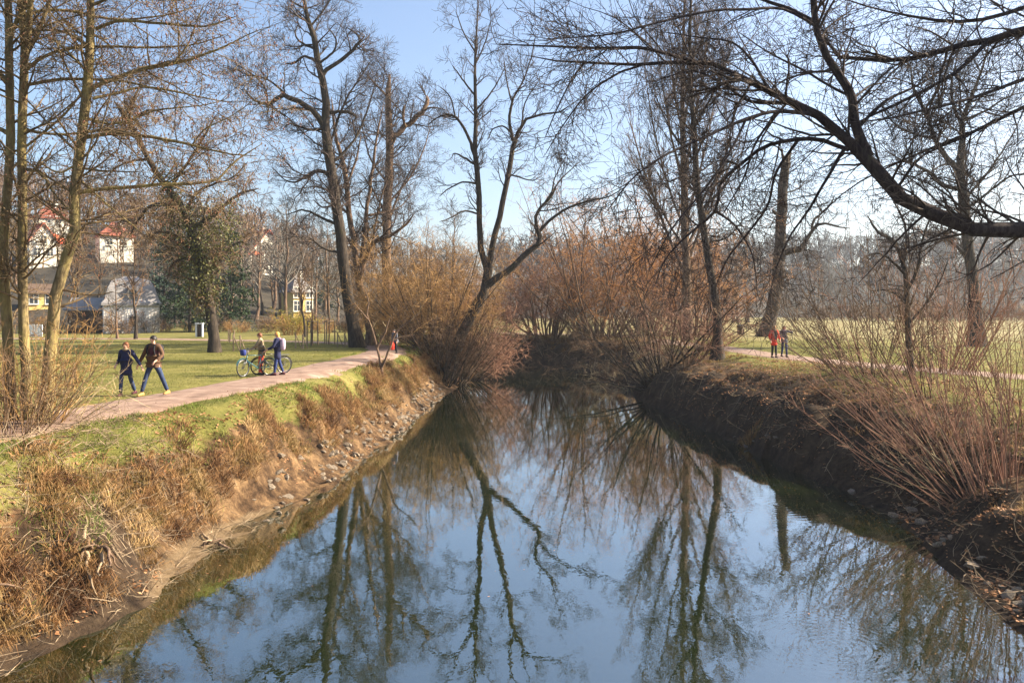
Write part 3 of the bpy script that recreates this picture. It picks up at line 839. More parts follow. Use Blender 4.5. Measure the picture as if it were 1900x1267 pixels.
build_tree('park_tree', 'large dark tree standing in the meadow beyond the red-brown bank shrubs', 56,
    [(1812, 640, 44), (1811, 600, 32), (1808, 560, 28), (1803, 500, 26), (1795, 450, 25), (1788, 368, 23), (1780, 318, 20), (1786, 260, 14), (1786, 221, 12), (1804, 177, 8), (1825, 120, 5), (1840, 60, 2)],
    [[(1781, 325, 15), (1766, 305, 13), (1734, 258, 11), (1722, 220, 9), (1716, 206, 8), (1695, 165, 6), (1690, 130, 3), (1685, 90, 2)], [(1785, 350, 11), (1755, 345, 9), (1715, 315, 8), (1680, 300, 6), (1640, 310, 3), (1610, 330, 2)],
     [(1786, 235, 8), (1770, 200, 7), (1765, 160, 5), (1775, 110, 3), (1780, 60, 2)], [(1790, 390, 8), (1830, 360, 6), (1870, 330, 5), (1910, 320, 3)], [(1788, 370, 7), (1825, 330, 6), (1860, 280, 4), (1890, 230, 2)],
     [(1734, 258, 7), (1700, 250, 5), (1660, 230, 4), (1630, 190, 2)], [(1786, 225, 7), (1830, 205, 5), (1870, 180, 4), (1910, 170, 2)], [(1800, 480, 7), (1750, 440, 5), (1710, 430, 4), (1670, 440, 2)],
     [(1796, 440, 7), (1840, 420, 5), (1880, 430, 3)], [(1716, 206, 5), (1740, 160, 4), (1745, 110, 2)], [(1766, 305, 5), (1740, 310, 4), (1700, 350, 2)]],
    spec_far(1.15, w=.2), MT['bark_dark'], MT['twig_dark'], spread=.8)
for lab, tr, lb in (
    ('thin crooked dark tree rising through the bank shrubs beside the footpath', [(1692, 700, 14), (1686, 640, 11), (1684, 580, 10), (1682, 530, 9), (1676, 490, 8), (1660, 450, 7), (1628, 430, 5), (1610, 400, 3)],
     [[(1682, 540, 7), (1700, 505, 6), (1708, 460, 5), (1720, 420, 3), (1735, 390, 2)], [(1680, 510, 5), (1650, 480, 4), (1625, 470, 3), (1600, 480, 2)], [(1676, 490, 6), (1682, 440, 5), (1672, 400, 4), (1650, 360, 2)],
      [(1705, 470, 4), (1740, 450, 3), (1770, 440, 2)], [(1686, 600, 5), (1720, 560, 4), (1745, 520, 3), (1760, 480, 2)], [(1684, 560, 4), (1650, 540, 3), (1615, 540, 2)]]),):
    build_tree('young_tree', lab, 31, tr, lb, [dict(dens=4.0, t=(.22, 1), ang=(35, 75), L=1.2, K=6, wander=.22, up=.03, rr=.5, rmax=.03, rmin=.009, sides=5, lt=.3),
      dict(dens=5.5, t=(.12, 1), ang=(35, 70), L=.7, K=5, wander=.22, up=.0, rr=.6, rmin=.006, sides=3), dict(dens=7, t=(.12, 1), ang=(30, 65), L=.38, K=4, wander=.2, up=.0, rr=.65, rmin=.005, sides=2),
      dict(dens=6, t=(.15, 1), ang=(30, 65), L=.22, K=3, wander=.2, up=.0, rr=.65, rmin=.0045, sides=2)], MT['bark_dark'], MT['twig_dark'], spread=.8)
build_tree('sapling', 'small bare forked sapling growing from the grassy bank below the path', 37.5,
    [(710, 702, 6), (706, 672, 4.8), (700, 647, 4.3), (690, 610, 3.6), (681, 584, 3), (684, 560, 2.5), (676, 535, 1.5)],
    [[(708, 682, 4.5), (718, 660, 4), (725, 641, 3.8), (735, 616, 3.6), (750, 603, 3.2), (763, 594, 3), (778, 580, 2)], [(700, 645, 4), (715, 615, 3), (722, 590, 2)], [(684, 594, 3), (668, 575, 2), (655, 560, 1.5)], [(728, 632, 3), (745, 625, 2), (770, 622, 1.5)]],
    [dict(dens=.8, t=(.5, 1), ang=(30, 60), L=.6, K=5, wander=.15, up=.05, rr=.5, rmax=.02, rmin=.008, sides=4), dict(dens=1.5, t=(.3, 1), ang=(30, 60), L=.3, K=4, wander=.15, up=.05, rr=.6, rmin=.005, sides=3)],
    MT['bark_brown'], MT['twig_pale'], spread=.3, sides=7)

# ------------------------------------------------------------------ big tree outside the frame whose limbs reach in over the river
DB = 11.0
tx, ty = 10.4, 11.2
tb = gz(tx, ty)
root = empty('overhanging_tree', (tx, ty, tb)); tag(root, 'big dark mossy limb and branches reaching in from the right over the river', 'tree')
base = np.array([tx, ty, tb])
P = spline(np.array([(tx, ty, tb - .2, .55), (tx - .1, ty, tb + 1.5, .42), (tx, ty - .1, tb + 3.6, .38), (tx + .3, ty, tb + 6, .33), (tx + .3, ty + .3, tb + 9, .24), (tx, ty + .2, tb + 12, .12), (tx - .2, ty, tb + 14, .04)]), 18)
V, f = tubes((P[:, :3] - base)[None], P[None, :, 3], 12, .03)
link('trunk', mesh_np('trunk', V, [f], MT['bark_moss']), root)
def to_trunk(h, lst, w):      # the limb's first point lies on the trunk, outside the frame
    return h, lst, w
OV = [ # start height on the trunk (None: starts on another limb), traced points
    (3.9, [(2050, 405, 36, .1), (1960, 422, 33), (1900, 427, 30), (1826, 431, 28), (1775, 416, 27), (1716, 391, 27), (1661, 354, 26), (1624, 317, 26), (1604, 283, 22), (1568, 258, 19), (1532, 221, 17), (1480, 195, 15), (1428, 173, 13), (1384, 147, 11), (1336, 122, 9), (1274, 114, 8), (1190, 121, 6), (1085, 116, 4.5), (1019, 112, 3), (960, 100, 1.6)]),
    (None, [(1612, 292, 20), (1587, 236, 18), (1580, 177, 16.5), (1554, 136, 15), (1524, 85, 13.5), (1513, 40, 12.5), (1509, 0, 12), (1500, -70, 9), (1480, -160, 5)]),
    (None, [(1500, 208, 9, 0), (1465, 192, 8, .1), (1392, 188, 6, .4), (1340, 155, 5, .6), (1285, 133, 3.5, .9), (1215, 150, 2, 1.1)]),
    (None, [(1510, 212, 8), (1439, 208, 6.5, -.2), (1384, 221, 6, -.4), (1310, 254, 5, -.6), (1237, 287, 4, -.8), (1175, 330, 3, -1.0), (1120, 400, 2, -1.1)]),
    (None, [(1575, 278, 9), (1506, 258, 8, .3), (1428, 269, 7, .6), (1392, 291, 6.5, .8), (1336, 343, 5.5, 1.0), (1329, 390, 5, 1.1), (1274, 438, 4, 1.3), (1235, 480, 3, 1.5), (1215, 530, 2, 1.6)]),
    (None, [(1300, 118, 7), (1251, 104, 6.5, -.2), (1186, 89, 6, -.4), (1110, 90, 5, -.5), (1037, 87, 4, -.6), (960, 84, 2.6, -.7), (910, 82, 1.6, -.7)]),
    (None, [(1512, 42, 8), (1465, 17, 7, .3), (1421, 2, 6, .5), (1360, -20, 5, .8), (1290, -50, 3, 1)]),
    (None, [(1515, 50, 6), (1454, 17, 5, -.2), (1384, 18, 5, -.5), (1310, 22, 4.5, -.7), (1200, 48, 4, -1), (1128, 65, 3, -1.2), (1019, 72, 2, -1.4)]),
    (5.6, [(2030, 20, 16, .3), (1900, 55, 14, .5), (1845, 74, 13, .6), (1771, 88, 11, .7), (1697, 109, 10, .8), (1624, 111, 8, .9), (1561, 107, 7, 1), (1532, 74, 5, 1.1), (1520, 40, 3, 1.2)]),
    (5.2, [(2030, 100, 10, -.4), (1900, 147, 7, -.5), (1808, 181, 6, -.7), (1716, 204, 5, -.9), (1640, 222, 3.5, -1.1), (1560, 228, 2, -1.2)]),
    (4.9, [(2030, 150, 10, .6), (1900, 199, 7, .8), (1826, 236, 6, 1), (1734, 273, 5, 1.2), (1642, 313, 3.5, 1.4), (1570, 355, 2.5, 1.5), (1500, 420, 1.8, 1.6)]),
    (None, [(1834, 76, 8, .6), (1775, 133, 7, .5), (1697, 177, 6, .3), (1605, 221, 4, .1), (1530, 262, 2.5, 0), (1470, 320, 1.6, 0)]),
    (6.0, [(2040, -40, 12, -.3), (1950, -10, 10, -.3), (1900, 15, 8, -.3), (1800, 40, 7, -.4), (1700, 32, 5, -.6), (1600, 10, 3, -.8), (1520, -20, 2, -1)]),
    (None, [(1661, 354, 6), (1700, 300, 5, -.3), (1730, 280, 4, -.6), (1800, 250, 3, -.8), (1850, 220, 2, -1)]),
    (None, [(1590, 240, 7), (1640, 190, 6, .4), (1700, 160, 4, .8), (1760, 120, 3, 1.1), (1800, 60, 2, 1.3)]),
    (None, [(1580, 180, 6), (1540, 160, 5, .4), (1490, 130, 4, .7), (1430, 100, 3, 1), (1370, 60, 2, 1.3)]),
    (None, [(1430, 176, 6), (1400, 120, 5, .4), (1360, 80, 4, .7), (1300, 70, 3, 1), (1230, 60, 2, 1.2)]),
    (None, [(1480, 262, 6, .4), (1440, 320, 5, .6), (1425, 380, 4.5, .8), (1390, 430, 4, 1.0), (1350, 480, 3, 1.2), (1325, 540, 2, 1.3)]),
    (None, [(1568, 275, 7, 0), (1535, 330, 5.5, .2), (1500, 390, 4.5, .4), (1465, 440, 3.5, .6), (1440, 500, 2.5, .8), (1425, 560, 1.6, .9)]),
    (None, [(1329, 392, 5, 1.1), (1365, 420, 4, 1.2), (1395, 470, 3, 1.4), (1405, 530, 2, 1.5)]),
    (None, [(1384, 222, 5, -.4), (1350, 290, 4, -.6), (1300, 360, 3.5, -.8), (1250, 420, 2.8, -1), (1205, 500, 2, -1.1)]),
    (None, [(1440, 208, 5, -.2), (1400, 270, 4, 0), (1380, 330, 3.2, .2), (1340, 400, 2.2, .4)]),
    (None, [(1085, 117, 4), (1060, 150, 3, .3), (1030, 210, 2.4, .5), (1010, 260, 1.6, .6)]),
    (None, [(1190, 121, 5), (1140, 140, 4, .3), (1085, 180, 3, .5), (1040, 240, 2.2, .7), (1010, 290, 1.6, .8)]),
]
limbs = []
for hgt, pts, *_ in OV:
    p, rr_ = px_limb(pts, DB, 20, 0, .12)
    if hgt is not None:
        q = np.array([[tx - .05, ty, tb + hgt, rr_[0] * 1.35], [tx - .55, ty + (p[0, 1] - ty) * .4, (tb + hgt) * .6 + p[0, 2] * .4, rr_[0] * 1.15]])
        A = spline(np.vstack([q, np.column_stack([p, rr_])]), 22)
    else:
        A = spline(np.column_stack([p, rr_]), 22)
    V, f = tubes((A[:, :3] - base)[None], A[None, :, 3], 10, .03)
    link('limb', mesh_np('limb', V, [f], MT['bark_moss']), root)
    limbs.append(A)
A = np.stack(limbs)
lv = []
l1 = grow(A[:, :, :3], A[:, :, 3], dens=6.5, t=(.18, 1), ang=(30, 70), L=1.25, K=8, wander=.13, up=-.01, rr=.45, rmax=.02, rmin=.0055, lt=.25, tip=.3)
l2 = grow(*l1, dens=6.5, t=(.1, 1), ang=(30, 62), L=.6, K=6, wander=.14, up=-.01, rr=.6, rmin=.004, lt=.35)
l3 = grow(*l2, dens=8.0, t=(.1, 1), ang=(30, 62), L=.27, K=4, wander=.15, up=.0, rr=.65, rmin=.0031)
l4 = grow(*l3, dens=7.5, t=(.15, 1), ang=(30, 60), L=.13, K=3, wander=.12, up=.0, rr=.7, rmin=.0027)
link('crown', crown_mesh('crown', [(l1[0], l1[1], 5), (l2[0], l2[1], 3), (l3[0], l3[1], 2), (l4[0], l4[1], 2)], base, MT['twig_dark']), root)
# upper crown of the same tree, outside the frame but mirrored in the water
u1 = grow(P[None, :, :3], P[None, :, 3], n=16, t=(.45, .97), ang=(45, 80), L=5, K=9, wander=.12, up=.04, rr=.45, rmax=.09, rmin=.02, lt=.3)
u2 = grow(*u1, dens=1.5, t=(.2, 1), ang=(30, 65), L=1.6, K=6, wander=.14, up=.02, rr=.55, rmin=.009)
u3 = grow(*u2, dens=2.2, t=(.15, 1), ang=(30, 62), L=.8, K=4, wander=.15, up=.0, rr=.6, rmin=.006)
u4 = grow(*u3, dens=2.5, t=(.15, 1), ang=(30, 62), L=.4, K=3, wander=.15, up=.0, rr=.6, rmin=.005)
link('upper_crown', crown_mesh('upper_crown', [(u1[0], u1[1], 6), (u2[0], u2[1], 4), (u3[0], u3[1], 3), (u4[0], u4[1], 3)], base, MT['twig_dark']), root)
# ------------------------------------------------------------------ shrubs along the river
def sspec(a, b, c=None, la=1.0, lb=.5, lc=.3, rmin=.006, w=.13, up=.03, ang=(25, 60), q=1.75):
    s = [dict(dens=a * q, t=(.2, 1), ang=ang, L=la, K=5, wander=w, up=up, rr=.55, rmin=rmin * 1.6, sides=3, lt=.35),
         dict(dens=b * q, t=(.12, 1), ang=ang, L=lb, K=4, wander=w, up=up, rr=.6, rmin=rmin * 1.2, sides=2)]
    if c: s.append(dict(dens=c * q, t=(.1, 1), ang=ang, L=lc, K=3, wander=w, up=up * .5, rr=.7, rmin=rmin, sides=2))
    return s

def shr(name, label, px, D, *a, **k):
    return shrub(name, label, ((px - CX) / F * D, D), *a, **k)

# willow thicket left of the leaning willow
shr('willow_shrub', 'dense golden-brown willow thicket around the foot of the leaning willow', 800, 55, 64, 9.2, 60, sspec(1.3, 2.3, 2.4, 1.9, 1.1, .6, .0068, w=.24, ang=(30, 75)), MT['twig_gold'], rb=1.0, r0=.05, lean=(-.22, 0), wander=.08, stem_mat=MT['bark_dark'], hmin=.55)
shr('willow_shrub', 'brown many-stemmed shrub at the foot of the leaning willow beside the water', 834, 53.6, 44, 6.0, 58, sspec(1.5, 2.4, 2.2, 1.4, .9, .5, .0068, w=.22, ang=(30, 75)), MT['twig_brown'], rb=1.0, r0=.045, stem_mat=MT['bark_dark'])
shr('willow_shrub', 'reddish brown brush along the path behind the golden thicket', 745, 62, 50, 8.2, 55, sspec(1.3, 2.3, 2.2, 1.6, .9, .5, .008, w=.24, ang=(30, 75)), MT['twig_brown'], rb=2.2, r0=.035, stem_mat=MT['bark_brown'])
shr('willow_shrub', 'rust-coloured brush behind the leaning trunk near the far river bank', 905, 75, 46, 8.2, 55, sspec(1.2, 2.2, 2.0, 1.7, 1.0, .6, .009, w=.24, ang=(30, 75)), MT['twig_red'], rb=2.0, r0=.03, stem_mat=MT['bark_brown'], lean=(.1, 0))
shr('willow_shrub', 'rusty brush leaning out over the water to the right of the leaning trunk', 856, 56.5, 46, 6.2, 60, sspec(1.4, 2.3, 2.2, 1.5, .9, .5, .0072, w=.22, ang=(30, 75)), MT['twig_red'], rb=.9, r0=.04, lean=(.45, 0), stem_mat=MT['bark_dark'])
shr('willow_shrub', 'thin dark stems sprouting round the foot of the leaning trunk', 818, 51.2, 44, 5.2, 50, sspec(1.1, 1.8, 1.6, 1.1, .7, .4, .007, w=.2), MT['twig_brown'], rb=.6, r0=.035, stem_mat=MT['bark_dark'])
# orange thickets beyond the bend
for lab, px, D, n, H, mat, rb in (
        ('tall orange-brown thicket in the middle beyond the river bend', 1112, 74, 48, 17, 'twig_orange', 2.2),
        ('orange-brown thicket in front of the steep-twigged tall tree', 1205, 77, 40, 16.5, 'twig_orange', 2.0),
        ('low russet brush on the far river bank at the bend', 1020, 76, 46, 9.5, 'twig_red', 2.4),
        ('russet thicket behind the slim bank tree', 1290, 80, 42, 13, 'twig_orange', 2.0)):
    shr('thicket', lab, px, D, n, H, 44, sspec(.8, 1.4, 1.7, 2.6, 1.6, 1.0, .0085, w=.26, up=.0, ang=(35, 85), q=1.3), MT[mat], rb=rb, r0=.08, wander=.17, stem_mat=MT['bark_brown'], hmin=.6)
shr('willow_bush', 'pale bare bush fanning out on the far bank in the sun', 1075, 73.5, 40, 4.2, 48, sspec(1.0, 1.6, None, 1.0, .6, .3, .008), MT['twig_pale'], rb=.7, r0=.03, wander=.05)
# hazel fanning out over the river on the right bank
HZ = sspec(1.0, 2.1, 2.4, 1.7, 1.0, .55, .0065, w=.17, ang=(30, 70))
shr('hazel_shrub', 'wide hazel of long arching dark stems leaning over the river bend', 1222, 46, 34, 8.2, 66, HZ, MT['twig_brown'], rb=.9, r0=.06, wander=.1, up=.01, stem_mat=MT['bark_dark'], lean=(-.25, -.05))
shr('hazel_shrub', 'small bushy hazel between the wide hazel and the slim bank tree', 1275, 44.5, 26, 4.8, 55, HZ, MT['twig_red'], rb=.9, r0=.03, stem_mat=MT['twig_brown'])
shr('hazel_shrub', 'low dead-looking brush hanging over the undercut bank near the slim tree', 1180, 50, 30, 3.2, 80, sspec(1.6, 2.6, 2.2, .9, .6, .4, .006, up=-.03), MT['twig_pale'], rb=1.6, r0=.02, up=-.05, lean=(-.4, -.3))
# tangled brush drooping into the water along the far bank
for lab, px, D in (('tangle of dead twigs drooping into the far water below the leaning willow', 925, 69.5), ('dark tangle of twigs hanging over the water in mid far bank', 1010, 71.5), ('twig tangle hanging off the far bank beside the pale bush', 1110, 71)):
    shr('brush', lab, px, D, 30, 1.9, 85, sspec(1.5, 2.4, 2.0, .9, .6, .4, .0085, up=-.05), MT['twig_brown'], rb=2.2, r0=.025, up=-.10, lean=(0, -.5), wander=.12)
# red-brown osiers on the near right bank
OS = sspec(.8, 1.3, 1.4, .8, .45, .28, .0038, w=.08, up=.05, ang=(20, 45), q=1.3)
OSF = sspec(1.0, 1.7, 1.8, 1.1, .6, .35, .0062, w=.14, up=.03, ang=(25, 60), q=1.4)
for lab, px, D, n, H, sp, lean, mat in (
        ('red-brown osier stems fanning toward the river on the near bank', 1815, 18.6, 40, 5.4, 48, (-.42, .1), 'twig_red'),
        ('upright red-brown osier clump at the right edge of the picture', 1870, 17.6, 42, 4.6, 30, (-.05, 0), 'twig_red'),
        ('thin osier clump leaning over the bank between the path and the water', 1730, 21.5, 50, 5.0, 48, (-.5, 0), 'twig_red'),
        ('sparse dark sprouting shrub nearest to the pair in red and dark', 1690, 26, 40, 5.6, 60, (-.45, 0), 'twig_brown'),
        ('low tangle of pale brambles spilling down the near right bank', 1770, 19.8, 26, 1.7, 80, (-.5, 0.1), 'twig_pale'),
        ('tall open shrub of thin stems screening the meadow right of the pair', 1610, 31, 46, 6.2, 45, (-.1, 0), 'twig_brown'),
        ('tall thin-stemmed shrub between the crooked young tree and the big meadow tree', 1750, 33, 54, 6.6, 48, (0, 0), 'twig_red'),
        ('osier clump at the picture edge behind the leaf-strewn bank', 1895, 21, 40, 4.8, 38, (-.1, 0), 'twig_brown')):
    shr('osier_shrub', lab, px, D, n, H, sp, OS if D < 25 else OSF, MT[mat], rb=.75 if D < 25 else 1.3, r0=.0135 if D < 25 else .02, lean=lean, wander=.05, up=.03, group='osiers on the near right bank')
# scrub round the feet of the alders
AL = sspec(1.3, 2.4, 2.2, .7, .4, .22, .0036, w=.12, up=.03)
for lab, px, D, n, H, sp, lean, mat in (
        ('pale brown sprouts crowding round the feet of the alders', 50, 18.0, 80, 2.9, 45, (.0, -.05), 'twig_gold'),
        ('tan scrub arching from the alders toward the strolling couple', 95, 18.4, 30, 2.1, 60, (.3, 0), 'twig_pale'),
        ('dense dry scrub at the left picture edge in front of the alders', 10, 16.6, 70, 2.3, 50, (.0, 0), 'twig_brown')):
    shr('scrub', lab, px, D, n, H, sp, AL, MT[mat], rb=.75, r0=.011, lean=lean, wander=.09, up=.03, group='scrub at the feet of the alders')

# ------------------------------------------------------------------ background: prototypes copied along the belts
def proto_tree(name, H, seed_dens, mat_b, mat_t, ang=(35, 65), rmin=.012, up=.08, narrow=1.0):
    K = 9
    P = np.zeros((1, K, 3)); P[0, :, 2] = np.linspace(0, H, K); P[0, 1:, :2] = np.cumsum(rng.normal(size=(K - 1, 2)) * H * .012, axis=0)
    R = (H * .018 * np.linspace(1, .12, K) * np.array([1.4] + [1] * (K - 1)))[None]
    root = empty(name, (0, 0, 0))
    V, f = tubes(P, R, 7, .03); link('trunk', mesh_np('trunk', V, [f], mat_b), root)
    a = grow(P, R, n=int(20 * seed_dens), t=(.25, .97), ang=ang, L=H * .36 * narrow, K=7, wander=.14, up=up, rr=.55, rmin=.03, lt=.55)
    b = grow(*a, dens=1.5 * seed_dens, t=(.2, 1), ang=(30, 60), L=H * .13, K=5, wander=.16, up=up * .6, rr=.55, rmin=rmin * 1.5)
    c = grow(*b, dens=1.9 * seed_dens, t=(.15, 1), ang=(30, 60), L=H * .065, K=4, wander=.16, up=.03, rr=.6, rmin=rmin * 1.1)
    d = grow(*c, dens=2.0 * seed_dens, t=(.15, 1), ang=(30, 60), L=H * .035, K=3, wander=.14, up=.02, rr=.6, rmin=rmin)
    link('crown', crown_mesh('crown', [(a[0], a[1], 5), (b[0], b[1], 3), (c[0], c[1], 2), (d[0], d[1], 2)], np.zeros(3), mat_t), root)
    return root
PR_T = [proto_tree('bare_tree', 15, 1.15, MT['bark_brown'], MT['twig_grey'], rmin=.016),
        proto_tree('bare_tree', 14, 1.15, MT['bark_dark'], MT['twig_brown'], ang=(25, 55), rmin=.016, narrow=.9),
        proto_tree('bare_tree', 13, 1.15, MT['bark_brown'], MT['twig_grey'], ang=(40, 75), rmin=.016, up=.03)]
_used = set()
def place(protos, k, x, y, rz, s, label, cat='tree', group=None, sz=None):
    p = protos[k]
    loc = (x, y, gz(x, y) - .1)
    if k in _used and protos is PR_T or (id(p), 1) in _used:
        o = copy_tree(p, loc, rz, s, sz)
    else:
        o = p; o.location = loc; o.rotation_euler = (0, 0, rz); o.scale = (s, s, s if sz is None else sz)
        _used.add((id(p), 1))
        if protos is PR_T: _used.add(k)
    tag(o, label, cat, group)
    return o
def pxx(px, D): return (px - CX) / F * D

# single trees one can tell apart
place(PR_T, 2, pxx(218, 71), 71, .4, .46, 'small spreading tree left of two in front of the white pavilion')
place(PR_T, 1, pxx(252, 70), 70, 2.1, .58, 'small many-limbed tree right of two in front of the white pavilion')
place(PR_T, 0, pxx(525, 95), 95, 1.0, .98, 'bluish bare tree in the gap between the conifers and the tall dark tree')
place(PR_T, 1, pxx(565, 74), 74, 3.0, .5, 'thin bare tree on the lawn beside the yellow forsythia bush')
place(PR_T, 0, pxx(840, 105), 105, .2, 1.0, 'round-crowned bare tree far behind the leaning willow')
place(PR_T, 2, pxx(1370, 132), 132, .2, 1.15, 'bare tree at the far meadow edge just left of the broken trunk')
place(PR_T, 1, pxx(1387, 135), 135, 1.4, 1.2, 'slender dark tree at the far meadow edge behind the bench')
# belt at the foot of the left hill
for i in range(30):
    px = rng.uniform(-60, 800) if i % 3 else rng.uniform(380, 620); D = rng.uniform(98, 150)
    place(PR_T, i % 3, pxx(px, D), D, rng.uniform(0, 6), rng.uniform(.65, 1.0), 'bare tree in the grey-brown belt at the foot of the house-dotted hill', group='bare trees below the hill with houses')
# belt beyond the far bank and behind the meadow
for i in range(16):
    px = rng.uniform(760, 1380); D = rng.uniform(120, 185)
    place(PR_T, i % 3, pxx(px, D), D, rng.uniform(0, 6), rng.uniform(.55, .95), 'bare tree in the belt far beyond the river bend', group='bare trees beyond the river bend')
for i in range(26):
    px = rng.uniform(1460, 2000); D = rng.uniform(165, 240)
    place(PR_T, i % 3, pxx(px, D), D, rng.uniform(0, 6), rng.uniform(.75, 1.2), 'bare tree in the belt along the far edge of the pale meadow', group='bare trees at the far edge of the meadow')

# conifers
def conifer(name, label, px, D, H, wid, mat, n1=150):
    x, y = pxx(px, D), D
    base = np.array([x, y, gz(x, y) - .1])
    root = empty(name, tuple(base)); tag(root, label, 'tree')
    K = 6; P = np.zeros((1, K, 3)); P[0, :, 2] = np.linspace(0, H, K); R = (H * .016 * np.linspace(1, .1, K))[None]
    V, f = tubes(P, R, 7); link('trunk', mesh_np('trunk', V, [f], MT['bark_dark']), root)
    a = grow(P, R, n=n1, t=(.08, .99), ang=(75, 100), L=wid, K=5, wander=.07, up=-.03, rr=.3, rmin=.015, lt=.85)
    b = grow(*a, dens=3.4, t=(.15, 1), ang=(35, 70), L=.7, K=3, wander=.12, up=-.12, rr=.5, rmin=.05, rmax=.09, lt=.3, tip=.4)
    c = grow(*b, dens=3.0, t=(.2, 1), ang=(35, 70), L=.42, K=2, wander=.1, up=-.15, rr=.9, rmin=.05, rmax=.07, tip=.3)
    V, f = join([tubes(a[0], a[1], 3), ribbons(b[0], b[1] * 1.5), ribbons(c[0], c[1] * 1.5)])
    link('crown', mesh_np('crown', V, f, mat, smooth=False), root)
conifer('conifer', 'dark green conifer directly behind the gnarled old tree', 352, 88, 11.2, 3.4, MT['needles'])
conifer('conifer', 'broad green conifer below the red-roofed house on the skyline', 428, 92, 11.6, 3.8, MT['needles'])
conifer('conifer', 'dark conifer right behind the white pavilion', 305, 98, 12.8, 3.2, MT['needles_blue'])
conifer('conifer', 'bluish conifer on the hill beside the skyline house', 532, 150, 10.5, 3.0, MT['needles_blue'], 110)
conifer('conifer', 'dark conifer in the bare belt behind the staked saplings', 600, 130, 9.5, 2.8, MT['needles_blue'], 100)

# hedge-like shrubs along the far lawn edge
PR_S = []
for k, (mt, H) in enumerate((('twig_brown', 3.0), ('twig_gold', 2.4), ('twig_grey', 3.4))):
    PR_S.append(shrub('hedge_shrub', 'x', (-200, -40), 34, H, 45, sspec(1.6, 2.4, 2.0, .9, .6, .4, .011), MT[mt], rb=1.0, r0=.03))
k = 0
for px in np.arange(-20, 700, 27):
    D = rng.uniform(82, 92)
    if 320 < px < 345: continue
    place(PR_S, k % 3, pxx(px, D), D, rng.uniform(0, 6), rng.uniform(.55, .95), 'low bare shrub in the brown hedge line beyond the far lawn path', 'shrub', 'hedge shrubs beyond the far lawn path', sz=rng.uniform(.5, .95)); k += 1
for px in np.arange(1480, 1960, 30):
    D = rng.uniform(150, 168)
    place(PR_S, k % 3, pxx(px, D), D, rng.uniform(0, 6), rng.uniform(1.0, 1.6), 'low bare shrub along the far edge of the pale meadow', 'shrub', 'hedge shrubs at the meadow edge'); k += 1
r = shr('forsythia_bush', 'yellow-green flowering bush at the far end of the lawn', 541, 79, 40, 2.4, 50, sspec(1.4, 2.0, None, .8, .5, .3, .012), MT['twig_gold'], rb=1.1, r0=.03)
c = np.array([[rng.normal() * 1.2, rng.normal() * .8, 1.3 + rng.normal() * .5] for _ in range(60)])
leaf_cloud('blossom', c, .3, 40, .11, MT['forsythia'], r, np.zeros(3))

# far woods on the hills: one mass each
def far_wood(name, label, n, umin, umax, d0, d1, H, mat, rm=.05, con=0):
    u = rng.uniform(umin, umax, n); rd = np.interp(u, U, RIDGE_D); st = np.interp(u, U, START_D)
    y = st + (rd * 1.02 - st) * np.sqrt(rng.uniform(d0, d1, n)); x = u * y
    z = terrain(x, y)[0]
    hh = H * rng.uniform(.65, 1.15, n)
    P = np.stack([np.stack([x, y, z - .3], 1), np.stack([x, y, z + hh * .5], 1), np.stack([x, y, z + hh], 1)], 1)
    P[:, 1:, :2] += rng.normal(size=(n, 2, 2)) * .3
    R = np.tile(np.array([.15, .10, .03]), (n, 1))
    a = grow(P, R, n=10, t=(.15, .98), ang=(25, 60), L=H * .34, K=3, wander=.15, up=.08, rr=.5, rmin=rm * 1.2, lt=.5)
    b = grow(*a, n=7, t=(.2, 1), ang=(25, 60), L=H * .15, K=2, wander=.15, up=.05, rr=.6, rmin=rm)
    V, f = join([tubes(P, R, 3), ribbons(*a), ribbons(b[0], b[1] * 1.3)])
    o = link(name, mesh_np(name, V, f, mat, smooth=False)); tag(o, label, 'woods', kind='stuff')
far_wood('hill_woods', 'hazy bare woods covering the far hill beyond the meadow', 760, -.02, .75, .0, 1.0, 17, MT['twig_far'], .09)
far_wood('hill_woods', 'brown bare woods covering the hill behind the houses', 480, -.72, -.05, .08, 1.0, 12, MT['twig_brown'], .05)
# ------------------------------------------------------------------ buildings on the hill and by the lawn
MT['plaster_white'] = M('plaster_white', [(.62, .58, .48), (.75, .71, .6)], .8, bump=.2, bscale=20)
MT['plaster_yellow'] = M('plaster_yellow', [(.55, .38, .12), (.68, .5, .2)], .8, bump=.2, bscale=20)
MT['plaster_orange'] = M('plaster_orange', [(.55, .28, .1), (.66, .36, .14)], .8)
MT['roof_red'] = M('roof_red', [(.42, .085, .04), (.58, .15, .07)], 2.5, bump=.5, bscale=12)
MT['roof_dark'] = M('roof_dark', [(.20, .06, .04), (.3, .10, .06)], 2.5, bump=.5, bscale=12)
MT['roof_slate'] = M('roof_slate', [(.18, .17, .17), (.28, .26, .25)], 1.5, bump=.4, bscale=12)
MT['glass'] = M('window_glass', [(.03, .04, .05)], rough=.08, spec=.6)
MT['wood_dark'] = M('wood_dark', [(.06, .04, .028), (.14, .09, .06)], 6, stretch=(1, 1, .2))
MT['wood_grey'] = M('wood_grey', [(.17, .12, .08), (.30, .22, .15)], 6, stretch=(1, 1, .2), bump=.4)
MT['white_paint'] = M('white_paint', [(.74, .73, .7), (.8, .79, .77)], 3, rough=.6)

